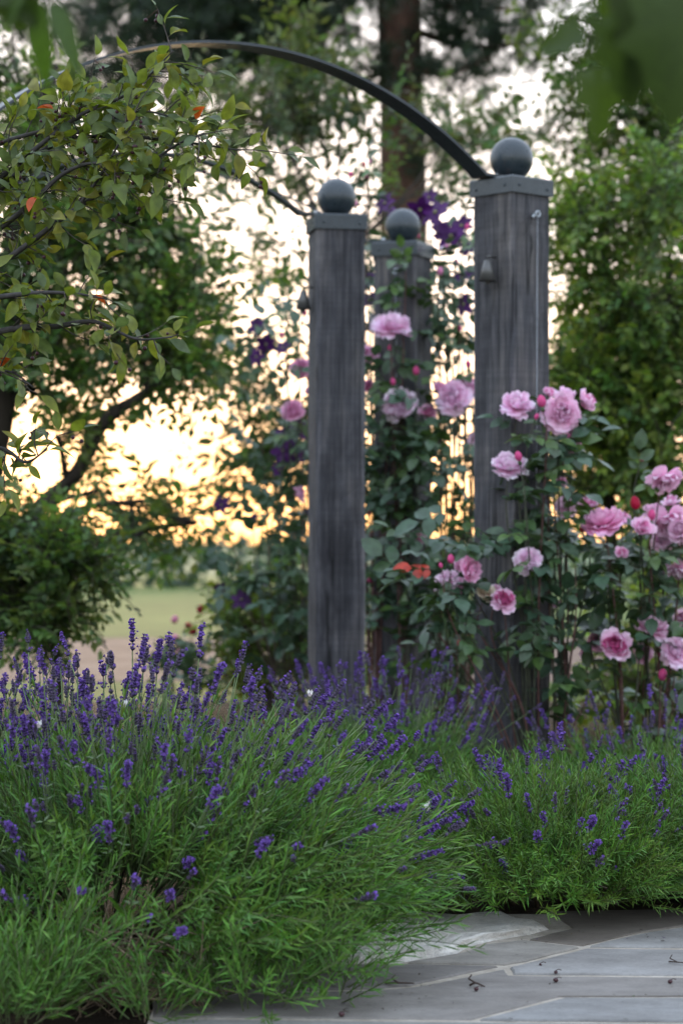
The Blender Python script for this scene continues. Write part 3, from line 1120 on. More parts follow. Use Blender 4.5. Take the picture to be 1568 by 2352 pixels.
def compound_leaf(seed, col):
    """rose leaf along X: petiole with five leaflets"""
    r = np.random.default_rng(seed)
    b = Buf()
    L = 0.085
    V, T = tube([(0, 0, 0), (L * 0.5, 0, 0.002), (L, 0, -0.006)], [0.0013, 0.001, 0.0008], 3, False)
    b.add(V, T, (0.09, 0.11, 0.05))
    for x, s, sz in ((0.97, 0, 1.15), (0.62, 1, 1.0), (0.62, -1, 1.0), (0.28, 1, 0.75), (0.28, -1, 0.75)):
        ll = 0.056 * sz * r.uniform(0.88, 1.12)
        V, T = leaf_shape(ll, ll * r.uniform(0.56, 0.7), 4, r.uniform(0.1, 0.4), r.uniform(0.05, 0.35), 0.45, 0.02)
        d = np.array([[1.0, 0, -0.1]]) if s == 0 else np.array([[0.5, 0.85 * s, -0.15 + r.uniform(-0.2, 0.2)]])
        Rm = frames(d, np.array([[r.uniform(-0.2, 0.2), r.uniform(-0.2, 0.2), 1.0]]))[0]
        g = r.uniform(0.8, 1.2)
        b.add(V @ Rm.T + (L * x, 0, 0), T, np.array(col) * g)
    return b.tpl()


ROSE_LEAVES = [compound_leaf(i, c) for i, c in enumerate([(0.045, 0.085, 0.04), (0.04, 0.08, 0.045), (0.05, 0.095, 0.035), (0.065, 0.12, 0.03), (0.042, 0.082, 0.05), (0.05, 0.09, 0.05)])]
ROSE_LEAF_ME = [tpl_mesh(x, 'leaf', M_ROSELEAF) for x in ROSE_LEAVES]
RED_LEAF_ME = tpl_mesh(compound_leaf(40, (0.42, 0.035, 0.015)), 'leaf', M_ROSELEAF)

FACE = {'f': (0.0, -1.0, 0.25), 'u': (0.1, -0.45, 1.0), 'l': (-1.0, -0.6, 0.3), 'r': (1.0, -0.55, 0.3), 'd': (0.15, -0.75, -0.75), 'fu': (0.1, -0.8, 0.65), 'b': (0.35, 0.75, 0.4), 'fl': (-0.5, -0.85, 0.3), 'fr': (0.5, -0.85, 0.3)}


def put(me, name, parent, Rm, pos, sc):
    o = bpy.data.objects.new(name, me)
    COL.objects.link(o)
    o.parent = parent
    o.matrix_local = mat4(Rm, pos, sc)
    return o


def rose_bush(base, d0, flowers, buds, label, roots, leaves_per=4.5, extra_stems=(), extra_leaf_blobs=(), group='pink rose bushes'):
    t = thing('rose_bush', label, 'rose bush', (base[0], base[1], 0), group)
    org = np.array([base[0], base[1], 0.0])
    stems = []
    for px, py, rp, dd, kind, face in flowers:
        d = d0 + dd
        p = P(px, py, d)
        R = rp * d / F
        ax = norm(np.array(FACE[face]) + RNG.normal(0, 0.12, 3))
        Rm = frames(np.cross(ax, rvec(1)[0])[None], ax[None])[0]
        # make Z the flower axis exactly
        X = norm(np.cross(np.array([0.3, 0.2, 0.9]) if abs(ax[2]) < 0.8 else np.array([1.0, 0, 0]), ax))
        Rm = np.stack([X, np.cross(ax, X), ax], -1) @ rotz(RNG.uniform(0, 6.28))
        Bm = KINDS[kind][int(RNG.integers(len(KINDS[kind])))]
        R *= 1.09
        pl = p - org - ax * R * 0.25
        hd = put(Bm.head, 'rose_bloom', t, Rm, pl, R)
        for me in Bm.outer:
            put(me, 'petal', hd, np.eye(3), (0, 0, 0), 1.0)
        put(Bm.calyx, 'calyx', hd, np.eye(3), (0, 0, 0), 1.0)
        stems.append((p - ax * R * 0.5, ax))
    for px, py, rp, dd, colr in buds:
        d = d0 + dd
        p = P(px, py, d)
        R = rp * d / F * 1.2
        ax = norm(np.array([RNG.normal(0, 0.25), RNG.normal(-0.1, 0.2), 1.0]))
        X = norm(np.cross(np.array([1.0, 0.1, 0]), ax))
        Rm = np.stack([X, np.cross(ax, X), ax], -1)
        hd = put(BUDS[colr], 'rose_bud', t, Rm, p - org - ax * R * 0.6, R)
        put(SEPAL, 'sepal', hd, np.eye(3), (0, 0, 0), 1.0)
        stems.append((p - ax * R * 1.0, ax))
    leafpos = []
    for (tip, ax) in list(stems) + [(P(x, y, d0 + dd), np.array([0, 0, 1.0])) for x, y, dd in extra_stems]:
        # nearest root by horizontal offset, with a sideways arch
        px = 784 + F * tip[0] / tip[1]
        rt = min(roots, key=lambda q: abs(q[0] - px) + RNG.uniform(0, 60))
        r0 = np.array([(rt[0] - 784) / F * rt[1], rt[1], 0.0]) + RNG.normal(0, 0.015, 3) * np.array([1, 1, 0])
        a2 = norm(np.array([ax[0] * 0.5, ax[1] * 0.3 + 0.1, max(0.5, abs(ax[2]))]))
        below = tip - a2 * RNG.uniform(0.10, 0.16)
        mid = r0 + (below - r0) * np.array([0.55, 0.6, 0.55]) + RNG.normal(0, 0.02, 3)
        mid[0] += (r0[0] - mid[0]) * 0.3
        mid[1] += RNG.uniform(-0.02, 0.05)
        c = curve([r0, mid, below, tip], 18)
        L = np.linalg.norm(np.diff(c, axis=0), axis=1).sum()
        V, T = tube(c, np.linspace(0.0042, 0.0016, 18), 5, False)
        bb = Buf(); bb.add(V - org, T, (0.055, 0.06, 0.04) if RNG.random() < 0.6 else (0.10, 0.05, 0.045))
        link('cane', bb.mesh('cane', M_TWIG), t, local=True)
        nl = int(L * leaves_per * RNG.uniform(0.7, 1.3))
        for k in range(nl):
            s = RNG.uniform(0.18 if px > 1190 or d0 > 8 else 0.55, 0.93)
            leafpos.append((c[int(s * 17)], RNG.uniform(0.75, 1.15)))
    for px, py, dd, sp, n in extra_leaf_blobs:
        for k in range(n):
            q = P(px, py, d0 + dd) + RNG.normal(0, 1, 3) * np.array([sp, 0.06, sp * 1.0])
            leafpos.append((q, RNG.uniform(0.8, 1.3)))
    if d0 < 8:
        def clear(q):
            x, y = 784 + F * q[0] / q[1], 1250 - F * (q[2] - CZ) / q[1]
            return not (1085 < x < 1190 and y > 1395) or RNG.random() < 0.12
        leafpos = [l for l in leafpos if clear(l[0])]
    RNG.shuffle(leafpos)
    bf = Buf()
    for i, (q, sc) in enumerate(leafpos):
        d = norm(np.array([RNG.normal(0, 1), RNG.normal(-0.35, 0.8), RNG.normal(-0.05, 0.35)]))
        up = norm(np.array([RNG.normal(0, 0.35), RNG.normal(-0.35, 0.4), 1.0]))
        Rm = frames(d[None], up[None])[0]
        k = int(RNG.integers(len(ROSE_LEAVES)))
        if i < 295:
            put(ROSE_LEAF_ME[k], 'leaf', t, Rm, q - org, sc)
        else:
            bf.scatter(ROSE_LEAVES[k], (q - org)[None], Rm[None], sc)
    if bf.n:
        link('foliage', bf.mesh('foliage', M_ROSELEAF), t, kind='stuff', local=True)
    return t


D1 = 7.62
rose_right = rose_bush(((1300 - 784) / F * 7.6, 7.6), D1, [
    (1185, 928, 42, -0.02, 'open', 'u'), (1290, 948, 48, -0.1, 'open', 'f'), (1340, 925, 36, 0.02, 'cup', 'r'), (1316, 1012, 38, 0.0, 'loose', 'r'),
    (1168, 1068, 46, -0.12, 'open', 'u'), (1213, 1287, 34, -0.16, 'open', 'f'), (1082, 1308, 32, -0.2, 'open', 'r'), (1024, 1342, 36, -0.15, 'open', 'fl'),
    (1117, 1362, 26, -0.17, 'faded', 'fu'), (1156, 1380, 33, -0.22, 'rosette', 'f'), (1285, 1108, 19, 0.1, 'cup', 'fr'), (1297, 1165, 27, 0.1, 'loose', 'f'),
    (1527, 1105, 42, -0.05, 'loose', 'd'), (1385, 1198, 54, -0.1, 'open', 'u'), (1475, 1215, 34, -0.12, 'cup', 'fu'), (1535, 1200, 45, 0.05, 'loose', 'd'),
    (1520, 1240, 28, 0.1, 'open', 'f'), (1425, 1272, 22, -0.1, 'cup', 'fu'), (1555, 1312, 34, -0.05, 'loose', 'd'), (1412, 1482, 42, -0.12, 'rosette', 'f'),
    (1370, 1475, 24, 0.1, 'open', 'f'), (1497, 1437, 42, -0.05, 'open', 'u'), (1552, 1498, 40, -0.08, 'open', 'f'), (1275, 1385, 14, 0.1, 'cup', 'f'), (1350, 1160, 28, 0.1, 'cup', 'u'), (1505, 1175, 30, 0.12, 'open', 'u'), (1560, 1215, 34, 0.0, 'open', 'fl'), (1565, 1420, 26, 0.1, 'cup', 'f'), (1050, 1345, 24, -0.05, 'open', 'fr'), (1300, 905, 26, -0.04, 'open', 'u'), (1345, 1500, 18, 0.12, 'cup', 'f'), (1260, 905, 22, 0.05, 'cup', 'u'), (1335, 975, 24, 0.06, 'loose', 'fr'), (1430, 1195, 24, 0.05, 'cup', 'u'), (1060, 1300, 22, -0.1, 'cup', 'fl'), (1475, 1500, 26, 0.08, 'open', 'f'), (1540, 1155, 26, 0.1, 'cup', 'u'), (1140, 1355, 18, -0.1, 'cup', 'u')],
    [(1243, 924, 17, -0.1, 'pink'), (1231, 958, 9, -0.1, 'pink'), (1190, 1050, 14, -0.22, 'pink'), (1035, 1286, 13, -0.2, 'pink'), (1012, 1300, 8, -0.2, 'pink'),
     (1458, 1158, 19, -0.05, 'red'), (1495, 1185, 15, -0.1, 'pink'), (1520, 1552, 17, -0.05, 'pink'), (1475, 1400, 14, 0.05, 'red'), (1335, 1218, 8, -0.05, 'red'), (1515, 1500, 14, 0.0, 'pink'), (1473, 1055, 8, 0.1, 'pink')],
    'large pink rose bush climbing the right side of the front post',
    [(1235, 7.62), (1290, 7.6), (1430, 7.62), (1500, 7.7), (1215, 7.58)], leaves_per=5.0,
    extra_stems=[(1000, 1400, -0.1), (1310, 1000, 0.0), (1360, 1440, 0), (1470, 1330, 0), (1560, 1180, 0), (1320, 1300, -0.1)],
    extra_leaf_blobs=[(1040, 1235, -0.1, 0.07, 14), (1020, 1390, -0.15, 0.06, 10), (1235, 1470, -0.12, 0.05, 8), (1275, 1230, 0.02, 0.06, 22), (1290, 1060, 0.0, 0.05, 9), (1480, 1370, 0.0, 0.10, 14), (1330, 1330, 0.05, 0.10, 16), (1260, 1560, 0.0, 0.07, 8)])
lf = put(RED_LEAF_ME, 'leaf', rose_right, frames(np.array([[-0.9, -0.2, 0.05]]), np.array([[0.1, -0.7, 0.7]]))[0], P(1000, 1308, 7.4) - np.array([*rose_right.location]), 0.9)
lf['label'] = 'bright orange-red young leaf'

D2 = 9.25
rose_bush(((930 - 784) / F * 9.2, 9.2), D2, [
    (902, 747, 46, -0.05, 'open', 'u'), (917, 928, 42, -0.08, 'open', 'f'), (1040, 912, 43, -0.02, 'open', 'f'), (980, 950, 28, 0.0, 'cup', 'fr'),
    (845, 815, 26, 0.1, 'open', 'f'), (842, 888, 22, 0.1, 'cup', 'f'), (1072, 880, 20, 0.1, 'open', 'f'), (958, 1238, 25, -0.1, 'cup', 'f'), (1090, 1010, 18, 0.1, 'loose', 'f'), (1025, 573, 17, 0.2, 'cup', 'u'), (1078, 895, 24, 0.05, 'open', 'fl'), (870, 745, 26, 0.0, 'loose', 'l'), (1010, 895, 24, 0.0, 'cup', 'u')],
    [(955, 853, 13, -0.05, 'pink'), (902, 878, 10, -0.05, 'pink'), (1075, 838, 11, 0.05, 'pink'), (895, 800, 8, 0, 'pink'), (1055, 755, 9, 0.1, 'pink'), (1010, 625, 12, 0.1, 'pale'),
     (1046, 605, 11, 0.2, 'pale'), (1072, 522, 9, 0.2, 'pink'), (958, 541, 10, 0.3, 'pink'), (805, 402, 9, 0.5, 'pink'), (840, 403, 10, 0.5, 'pink'), (836, 378, 7, 0.5, 'red'), (850, 372, 6, 0.5, 'pale'), (815, 468, 10, 0.4, 'pale'), (850, 1330, 14, 0.1, 'pink')],
    'dark leaved pink rose climbing the rearmost post',
    [(870, 9.3), (930, 9.2), (1010, 9.25), (1060, 9.3)], leaves_per=4.0,
    extra_stems=[(930, 600, 0.0), (900, 590, 0.0), (960, 1100, -0.1), (1040, 1150, 0), (880, 1150, 0)],
    extra_leaf_blobs=[(930, 1030, -0.08, 0.10, 38), (1010, 1080, 0.0, 0.10, 20), (890, 1180, 0, 0.09, 24), (960, 1250, -0.05, 0.13, 28), (900, 1420, 0, 0.12, 20), (860, 960, 0.1, 0.05, 14), (1040, 700, 0.2, 0.08, 16), (1040, 1350, 0.1, 0.1, 30), (870, 850, 0.0, 0.05, 8)])

D3 = 10.1
rose_bush(((640 - 784) / F * 10.1, 10.1), D3, [
    (692, 846, 26, 0, 'open', 'f'), (672, 943, 27, 0, 'open', 'f'), (683, 1135, 26, 0, 'cup', 'r'), (712, 900, 16, 0.1, 'cup', 'f')],
    [(648, 770, 8, 0, 'pink'), (700, 720, 8, 0, 'pink'), (708, 870, 9, 0, 'red'), (848, 1180, 9, 0.1, 'red')],
    'sparse rose with three pink blooms left of the bare post', [(640, 10.1), (690, 10.15)], leaves_per=3.0,
    extra_stems=[(660, 700, 0)], extra_leaf_blobs=[(680, 1000, 0.1, 0.06, 10), (640, 1350, 0, 0.14, 40), (690, 1420, 0, 0.08, 20)])


# clematis
def clematis_flower(seed):
    r = np.random.default_rng(seed)
    b = Buf()
    for i in range(6):
        V, T = leaf_shape(1.0, 0.62, 4, 0.2, r.uniform(-0.1, 0.35), 0.5, 0.03)
        V = V @ frames(np.array([[1.0, 0, 0.15]]), np.array([[0, 0, 1.0]]))[0].T
        g = r.uniform(0.7, 1.3)
        b.add(V @ rotz(i * 1.0472 + r.uniform(-0.12, 0.12)).T, T, (0.055 * g, 0.010 * g, 0.085 * g))
    V, T = sphere(0.12, 8, 6, (0, 0, 0.1))
    b.add(V, T, (0.25, 0.25, 0.12))
    return b.mesh('flower', M_DARKPETAL)


CLEM = [clematis_flower(i) for i in range(4)]


def clematis(base, spots, label, leafblobs):
    t = thing('clematis_vine', label, 'clematis', (base[0], base[1], 0), 'purple clematis vines')
    org = np.array([base[0], base[1], 0])
    for px, py, d, r in spots:
        p = P(px, py, d)
        ax = norm(np.array([RNG.normal(0, 0.5), -0.8, RNG.normal(0.3, 0.4)]))
        X = norm(np.cross(np.array([0.2, 0.3, 0.9]), ax))
        Rm = np.stack([X, np.cross(ax, X), ax], -1) @ rotz(RNG.uniform(0, 6))
        put(CLEM[int(RNG.integers(4))], 'flower', t, Rm, p - org, r * d / F)
        c = curve([org + RNG.normal(0, 0.02, 3) * (1, 1, 0), (org + p) / 2 + RNG.normal(0, 0.06, 3), p], 10)
        V, T = tube(c - org, np.linspace(0.004, 0.0015, 10), 4, False)
        bb = Buf(); bb.add(V, T, (0.06, 0.045, 0.03))
        link('vine_stem', bb.mesh('vine_stem', M_TWIG), t, local=True)
    bf = Buf()
    for px, py, d, sp, n in leafblobs:
        q = P(px, py, d) + RNG.normal(0, 1, (n, 3)) * np.array([sp, 0.12, sp])
        dd = norm(RNG.normal(0, 1, (n, 3)) + (0, -0.3, -0.3))
        bf.scatter(ROSE_LEAVES[int(RNG.integers(6))], q - org, frames(dd, norm(RNG.normal(0, 0.4, (n, 3)) + (0, -0.3, 1))), RNG.uniform(0.8, 1.3, n))
    link('foliage', bf.mesh('foliage', M_ROSELEAF), t, kind='stuff', local=True)


clematis(at(1020, 9.75), [(1000, 490, 9.8, 42), (965, 480, 9.85, 36), (1035, 545, 9.8, 44), (1060, 520, 9.75, 34), (1015, 530, 9.9, 34), (985, 455, 9.9, 26), (885, 468, 9.9, 30), (905, 490, 9.9, 24), (1062, 640, 9.8, 32), (1065, 700, 9.8, 30), (1075, 570, 9.8, 28), (848, 690, 9.9, 26), (846, 640, 9.9, 24)],
         'purple clematis flowering between the rearmost and the front right post', [(1030, 600, 9.9, 0.10, 24), (1000, 800, 9.9, 0.13, 40), (1050, 1000, 9.9, 0.12, 40), (850, 600, 10, 0.04, 8)])
clematis(at(650, 10.4), [(660, 1000, 10.4, 36), (690, 985, 10.4, 32), (650, 1035, 10.4, 32), (680, 1045, 10.4, 30), (590, 750, 10.5, 24), (610, 790, 10.5, 26), (590, 820, 10.5, 24), (650, 800, 10.4, 24), (510, 1160, 10.6, 24), (555, 1378, 10.2, 28), (505, 1352, 10.4, 18), (580, 1195, 10.5, 20), (660, 1270, 10.3, 22), (640, 1080, 10.4, 22), (700, 1180, 10.4, 16)],
         'dark purple clematis scattered left of the bare post', [(650, 1050, 10.5, 0.10, 22), (600, 800, 10.6, 0.12, 18), (660, 1300, 10.4, 0.15, 40)])

# ------------------------------------------------------------------ trees and shrubs behind
def twig_tpl(L, nl, ll, wl, seed, col, nseg=2, droop=0.35):
    r = np.random.default_rng(seed)
    b = Buf()
    ax = curve([(0, 0, 0), (L * 0.5, r.uniform(-0.03, 0.03), 0.01), (L, 0, -0.1 * L)], 4)
    V, T = tube(ax, np.linspace(0.003, 0.0012, 4), 3, False)
    b.add(V, T, (0.06, 0.05, 0.035), 1)
    for i in range(nl):
        t = 0.1 + 0.9 * (i + r.uniform(-0.3, 0.3)) / nl
        t = min(max(t, 0), 1)
        s = 1 if i % 2 else -1
        p = ax[0] * (1 - t) + ax[-1] * t
        l = ll * r.uniform(0.7, 1.25)
        V, T = leaf_shape(l, l * wl * r.uniform(0.85, 1.15), nseg, 0.25, r.uniform(0, droop), 0.45)
        d = norm(np.array([r.uniform(0.2, 0.9), s * r.uniform(0.4, 1.0), r.uniform(-0.6, 0.35)]))
        Rm = frames(d[None], norm(np.array([[r.normal(0, 0.5), r.normal(0, 0.5), 1.0]])))[0]
        g = r.uniform(0.65, 1.4)
        b.add(V @ Rm.T + p, T, np.array(col) * g * np.array([r.uniform(0.85, 1.3), 1, r.uniform(0.8, 1.2)]))
    return b.tpl()


def tree(name, label, cat, base, trunk_pts, trunk_r, blobs, tpls, group, tint=(1, 1, 1), per=9, limb_r=0.03, barkmat=None, up=0.15):
    """tapered trunk, limbs to each clump, sub-branches and leafy twigs along them"""
    t = thing(name, label, cat, (base[0], base[1], 0), group)
    org = np.array([base[0], base[1], 0.0])
    barkmat = barkmat or M_BARK
    for k, (pts, r0) in enumerate(zip(trunk_pts, trunk_r)):
        c = curve(pts, 22)
        rr = np.linspace(r0, r0 * 0.45, 22) * (1 + RNG.normal(0, 0.03, 22))
        V, T = tube(c - org, rr, 14)
        b = Buf(); b.add(V, T)
        link('trunk', b.mesh('trunk', barkmat), t, local=True)
    allp = np.concatenate([curve(p, 12) for p in trunk_pts])
    fol, br = Buf(), Buf()
    for cpt, rad, n in blobs:
        cpt, rad = np.asarray(cpt), np.asarray(rad)
        dist = np.linalg.norm(allp - cpt, axis=1) + 1.5 * np.maximum(0, allp[:, 2] - cpt[2] + 0.2)
        root = allp[np.argmin(dist)]
        L = np.linalg.norm(cpt - root)
        mid = (root + cpt) / 2 + np.array([0, 0, 0.08 * L]) + RNG.normal(0, 0.04 * L, 3)
        c = curve([root, mid, cpt], 10)
        V, T = tube(c - org, np.linspace(limb_r * min(1.5, 0.5 + L / 3), limb_r * 0.35, 10), 6)
        br.add(V, T)
        ns = max(2, n // per)
        for i in range(ns):
            dirv = rvec(1)[0]
            end = cpt + dirv * rad * RNG.uniform(0.55, 1.0)
            st = c[int(RNG.integers(5, 10))] if L < 3 * rad.max() else cpt + RNG.normal(0, 0.15, 3) * rad
            mid = (st + end) / 2 + RNG.normal(0, 0.06, 3) * rad + np.array([0, 0, up * rad[2] * 0.4])
            sb = curve([st, mid, end], 7)
            V, T = tube(sb - org, np.linspace(limb_r * 0.35, 0.003, 7), 4, False)
            br.add(V, T)
            m = per
            ss = RNG.uniform(0.15, 1.0, m)
            ip = np.stack([np.interp(ss * 6, np.arange(7), sb[:, a]) for a in range(3)], 1)
            tg = norm(end - st)
            dd = norm(tg * 0.7 + rvec(m) * 0.9 + np.array([0, 0, up - 0.2]))
            rot = frames(dd, norm(np.array([0, 0, 1.0]) + RNG.normal(0, 0.5, (m, 3))))
            g = RNG.uniform(0.75, 1.3) * RNG.uniform(0.85, 1.15, m)
            tn = np.stack([g * RNG.uniform(0.85, 1.2), g, g * RNG.uniform(0.8, 1.2)], 1) * np.array(tint)
            fol.scatter(tpls[int(RNG.integers(len(tpls)))], ip - org, rot, RNG.uniform(0.7, 1.15, m), tn)
    link('branch', br.mesh('branch', barkmat), t, kind='stuff', local=True)
    link('crown', fol.mesh('crown', [M_LEAF, M_TWIG]), t, kind='stuff', local=True)
    return t


def blob(px, py, d, rx, ry, rz, n):
    return (P(px, py, d), (rx * d / F, rz, ry * d / F), n)


G1 = [twig_tpl(0.34, 13, 0.058, 0.55, 100 + i, (0.085, 0.14, 0.035)) for i in range(5)]
G2 = [twig_tpl(0.44, 11, 0.084, 0.48, 110 + i, (0.075, 0.12, 0.045)) for i in range(5)]
G3 = [twig_tpl(0.30, 13, 0.052, 0.6, 120 + i, (0.135, 0.20, 0.045)) for i in range(5)]
G5 = [twig_tpl(0.20, 9, 0.050, 0.55, 140 + i, (0.085, 0.14, 0.04)) for i in range(5)]
G4 = [twig_tpl(0.40, 11, 0.075, 0.5, 130 + i, (0.08, 0.135, 0.035)) for i in range(5)]

TG = 'leafy garden trees behind the pergola'
# dense tree on the left
b0 = at(-60, 11.2)
tree('garden_tree', 'dense dark green tree filling the left side behind the berry branch', 'tree', b0,
     [[(b0[0], b0[1], -0.1), P(-40, 1200, 11.2), P(10, 900, 11.2), P(40, 500, 11.3), P(120, 150, 11.4)],
      [(b0[0], b0[1], -0.1), P(40, 1250, 11.1), P(175, 1090, 11.0), P(240, 970, 10.9), P(340, 900, 10.8)]], [0.085, 0.05],
     [blob(60, 620, 11.3, 260, 200, 0.6, 208), blob(300, 620, 11.2, 180, 170, 0.5, 184), blob(180, 380, 11.4, 260, 170, 0.6, 192), blob(400, 480, 11.3, 130, 130, 0.45, 96),
      blob(330, 800, 11.0, 170, 110, 0.4, 120), blob(100, 850, 11.1, 190, 120, 0.4, 120), blob(450, 850, 10.9, 110, 80, 0.35, 48), blob(460, 660, 11.1, 110, 110, 0.35, 56),
      blob(40, 200, 11.5, 200, 150, 0.6, 96), blob(130, 1000, 10.8, 110, 60, 0.3, 18), blob(170, 1140, 10.8, 130, 60, 0.3, 24), blob(330, 1225, 10.7, 120, 40, 0.3, 26), blob(450, 1200, 10.6, 90, 40, 0.3, 14), blob(330, 1150, 10.8, 60, 40, 0.3, 10)],
     G1, TG, tint=(0.85, 0.95, 0.95), limb_r=0.028)
# loose tree whose trunk stands behind the bare post
b1 = at(778, 14)
tree('garden_tree', 'open leaf tree with light sparkling through, behind the bare post', 'tree', b1,
     [[(b1[0], b1[1], -0.1), P(778, 1200, 14), P(772, 800, 14), P(778, 600, 14.1)]], [0.07],
     [blob(560, 260, 15, 160, 150, 0.9, 87), blob(700, 210, 15.2, 130, 140, 0.9, 75), blob(720, 330, 15.0, 110, 100, 0.7, 35), blob(600, 120, 15.4, 200, 90, 0.9, 46), blob(820, 150, 15.2, 70, 120, 0.6, 23),
      blob(900, 250, 14.8, 70, 60, 0.4, 13), blob(610, 370, 14.6, 130, 50, 0.6, 20), blob(560, 620, 14, 150, 60, 0.6, 23), blob(630, 560, 13.8, 90, 40, 0.5, 9),
      blob(560, 760, 13.6, 150, 80, 0.6, 28), blob(610, 890, 13.5, 110, 80, 0.6, 34), blob(590, 1010, 13.4, 90, 80, 0.6, 35), blob(620, 1110, 13.4, 130, 70, 0.6, 29),
      blob(1090, 320, 15.5, 110, 110, 0.7, 46), blob(1030, 430, 15, 60, 60, 0.4, 8), blob(1050, 250, 16, 60, 50, 0.4, 8),
      blob(470, 900, 13.2, 100, 120, 0.5, 29), blob(850, 480, 14.5, 50, 60, 0.3, 8)],
     G2, TG, tint=(0.95, 1.0, 1.0), per=8, limb_r=0.010)
# right-hand hedge of shrubs
b2 = at(1420, 11.6)
tree('tall_shrub', 'tall light green shrub behind the pink roses on the right', 'shrub', b2,
     [[(b2[0], b2[1], -0.1), P(1400, 1200, 11.6), P(1380, 800, 11.7), P(1400, 450, 11.8)], [(b2[0] + 0.1, b2[1], -0.1), P(1500, 1100, 11.6), P(1540, 600, 11.6)]], [0.035, 0.03],
     [blob(1400, 480, 11.8, 150, 130, 0.5, 110), blob(1530, 420, 11.6, 110, 150, 0.4, 90), blob(1420, 680, 11.7, 150, 140, 0.5, 170), blob(1560, 700, 11.6, 120, 150, 0.4, 120),
      blob(1380, 880, 11.6, 110, 130, 0.4, 150), blob(1520, 930, 11.6, 140, 140, 0.4, 170), blob(1440, 1080, 11.5, 150, 110, 0.4, 140), blob(1560, 1160, 11.5, 90, 110, 0.4, 80),
      blob(1310, 420, 11.9, 60, 100, 0.3, 36), blob(1330, 640, 11.8, 60, 90, 0.3, 50), blob(1330, 900, 11.6, 60, 120, 0.3, 80), blob(1320, 1120, 11.5, 60, 80, 0.3, 40), blob(1450, 980, 11.7, 170, 160, 0.3, 150), blob(1480, 780, 11.8, 140, 130, 0.3, 110)],
     G3, 'shrubs at the back of the flower bed', per=8, limb_r=0.014, tint=(0.82, 0.98, 1.0))
b3 = at(1640, 17)
tree('garden_tree', 'dark tree in the top right corner behind the shrubs', 'tree', b3,
     [[(b3[0], b3[1], -0.1), P(1640, 900, 17), P(1600, 300, 17.2), P(1560, -100, 17.4)]], [0.12],
     [blob(1500, 180, 17, 150, 180, 1.0, 190), blob(1600, 350, 17, 150, 150, 0.9, 170), blob(1400, 120, 17.4, 130, 130, 0.8, 90), blob(1480, -20, 17.4, 200, 120, 1.0, 130),
      blob(1310, 260, 17.2, 80, 110, 0.5, 60), blob(1290, 40, 17.8, 90, 70, 0.5, 36), blob(1450, 400, 17, 130, 120, 0.7, 90), blob(1560, 620, 16.5, 160, 200, 0.8, 160)],
     G4, TG, tint=(0.8, 0.9, 0.9), limb_r=0.04)
# low shrubs
for lab, px, d, bl, tp, tn in (
        ('dark rounded shrub low at the left edge behind the lavender', 120, 9.4, [(20, 1230, 190, 110, 260), (170, 1290, 130, 80, 170), (60, 1400, 190, 90, 240)], G5, (0.9, 1.0, 1.0)),
        ('leafy green shrub left of the bare post, above the lavender', 610, 11.0, [(620, 1360, 90, 80, 70), (560, 1430, 110, 80, 70), (660, 1470, 100, 100, 110), (590, 1530, 130, 60, 80)], G5, (1.1, 1.15, 0.85)),
        ('low green shrub behind the rose canes on the right', 1560, 10.2, [(1540, 1420, 90, 100, 80), (1480, 1560, 160, 60, 70), (1590, 1580, 90, 70, 60)], G3, (1.0, 1.05, 0.8)),
        ('low dark shrub seen between the bare post and the rear post', 960, 11.2, [(900, 1480, 100, 90, 70), (1030, 1420, 90, 110, 70)], G1, (0.7, 0.85, 0.75))):
    bb = at(px, d)
    tree('low_shrub', lab, 'shrub', bb, [[(bb[0], bb[1], -0.1), (bb[0] + 0.03, bb[1], 0.25), (bb[0], bb[1] + 0.05, 0.5)]], [0.02],
         [blob(x, y, d + RNG.uniform(-0.2, 0.2), rx, ry, 0.3, n) for x, y, rx, ry, n in bl], tp, 'shrubs at the back of the flower bed', tint=tn, per=7, limb_r=0.008)

# pine
def needle_clump(seed, n=34, L=0.11):
    r = np.random.default_rng(seed)
    b = Buf()
    for i in range(n):
        d = norm(np.array([r.normal(0.5, 0.6), r.normal(0, 0.7), r.normal(0.15, 0.6)]))
        l = L * r.uniform(0.7, 1.2)
        s = norm(np.cross(d, rvec(1)[0])) * 0.0042
        p = np.array([r.uniform(-0.05, 0.08), r.normal(0, 0.015), r.normal(0, 0.015)])
        b.add([p - s, p + s, p + d * l], [(0, 1, 2)], np.array((0.028, 0.048, 0.03)) * r.uniform(0.7, 1.4))
    return b.tpl()


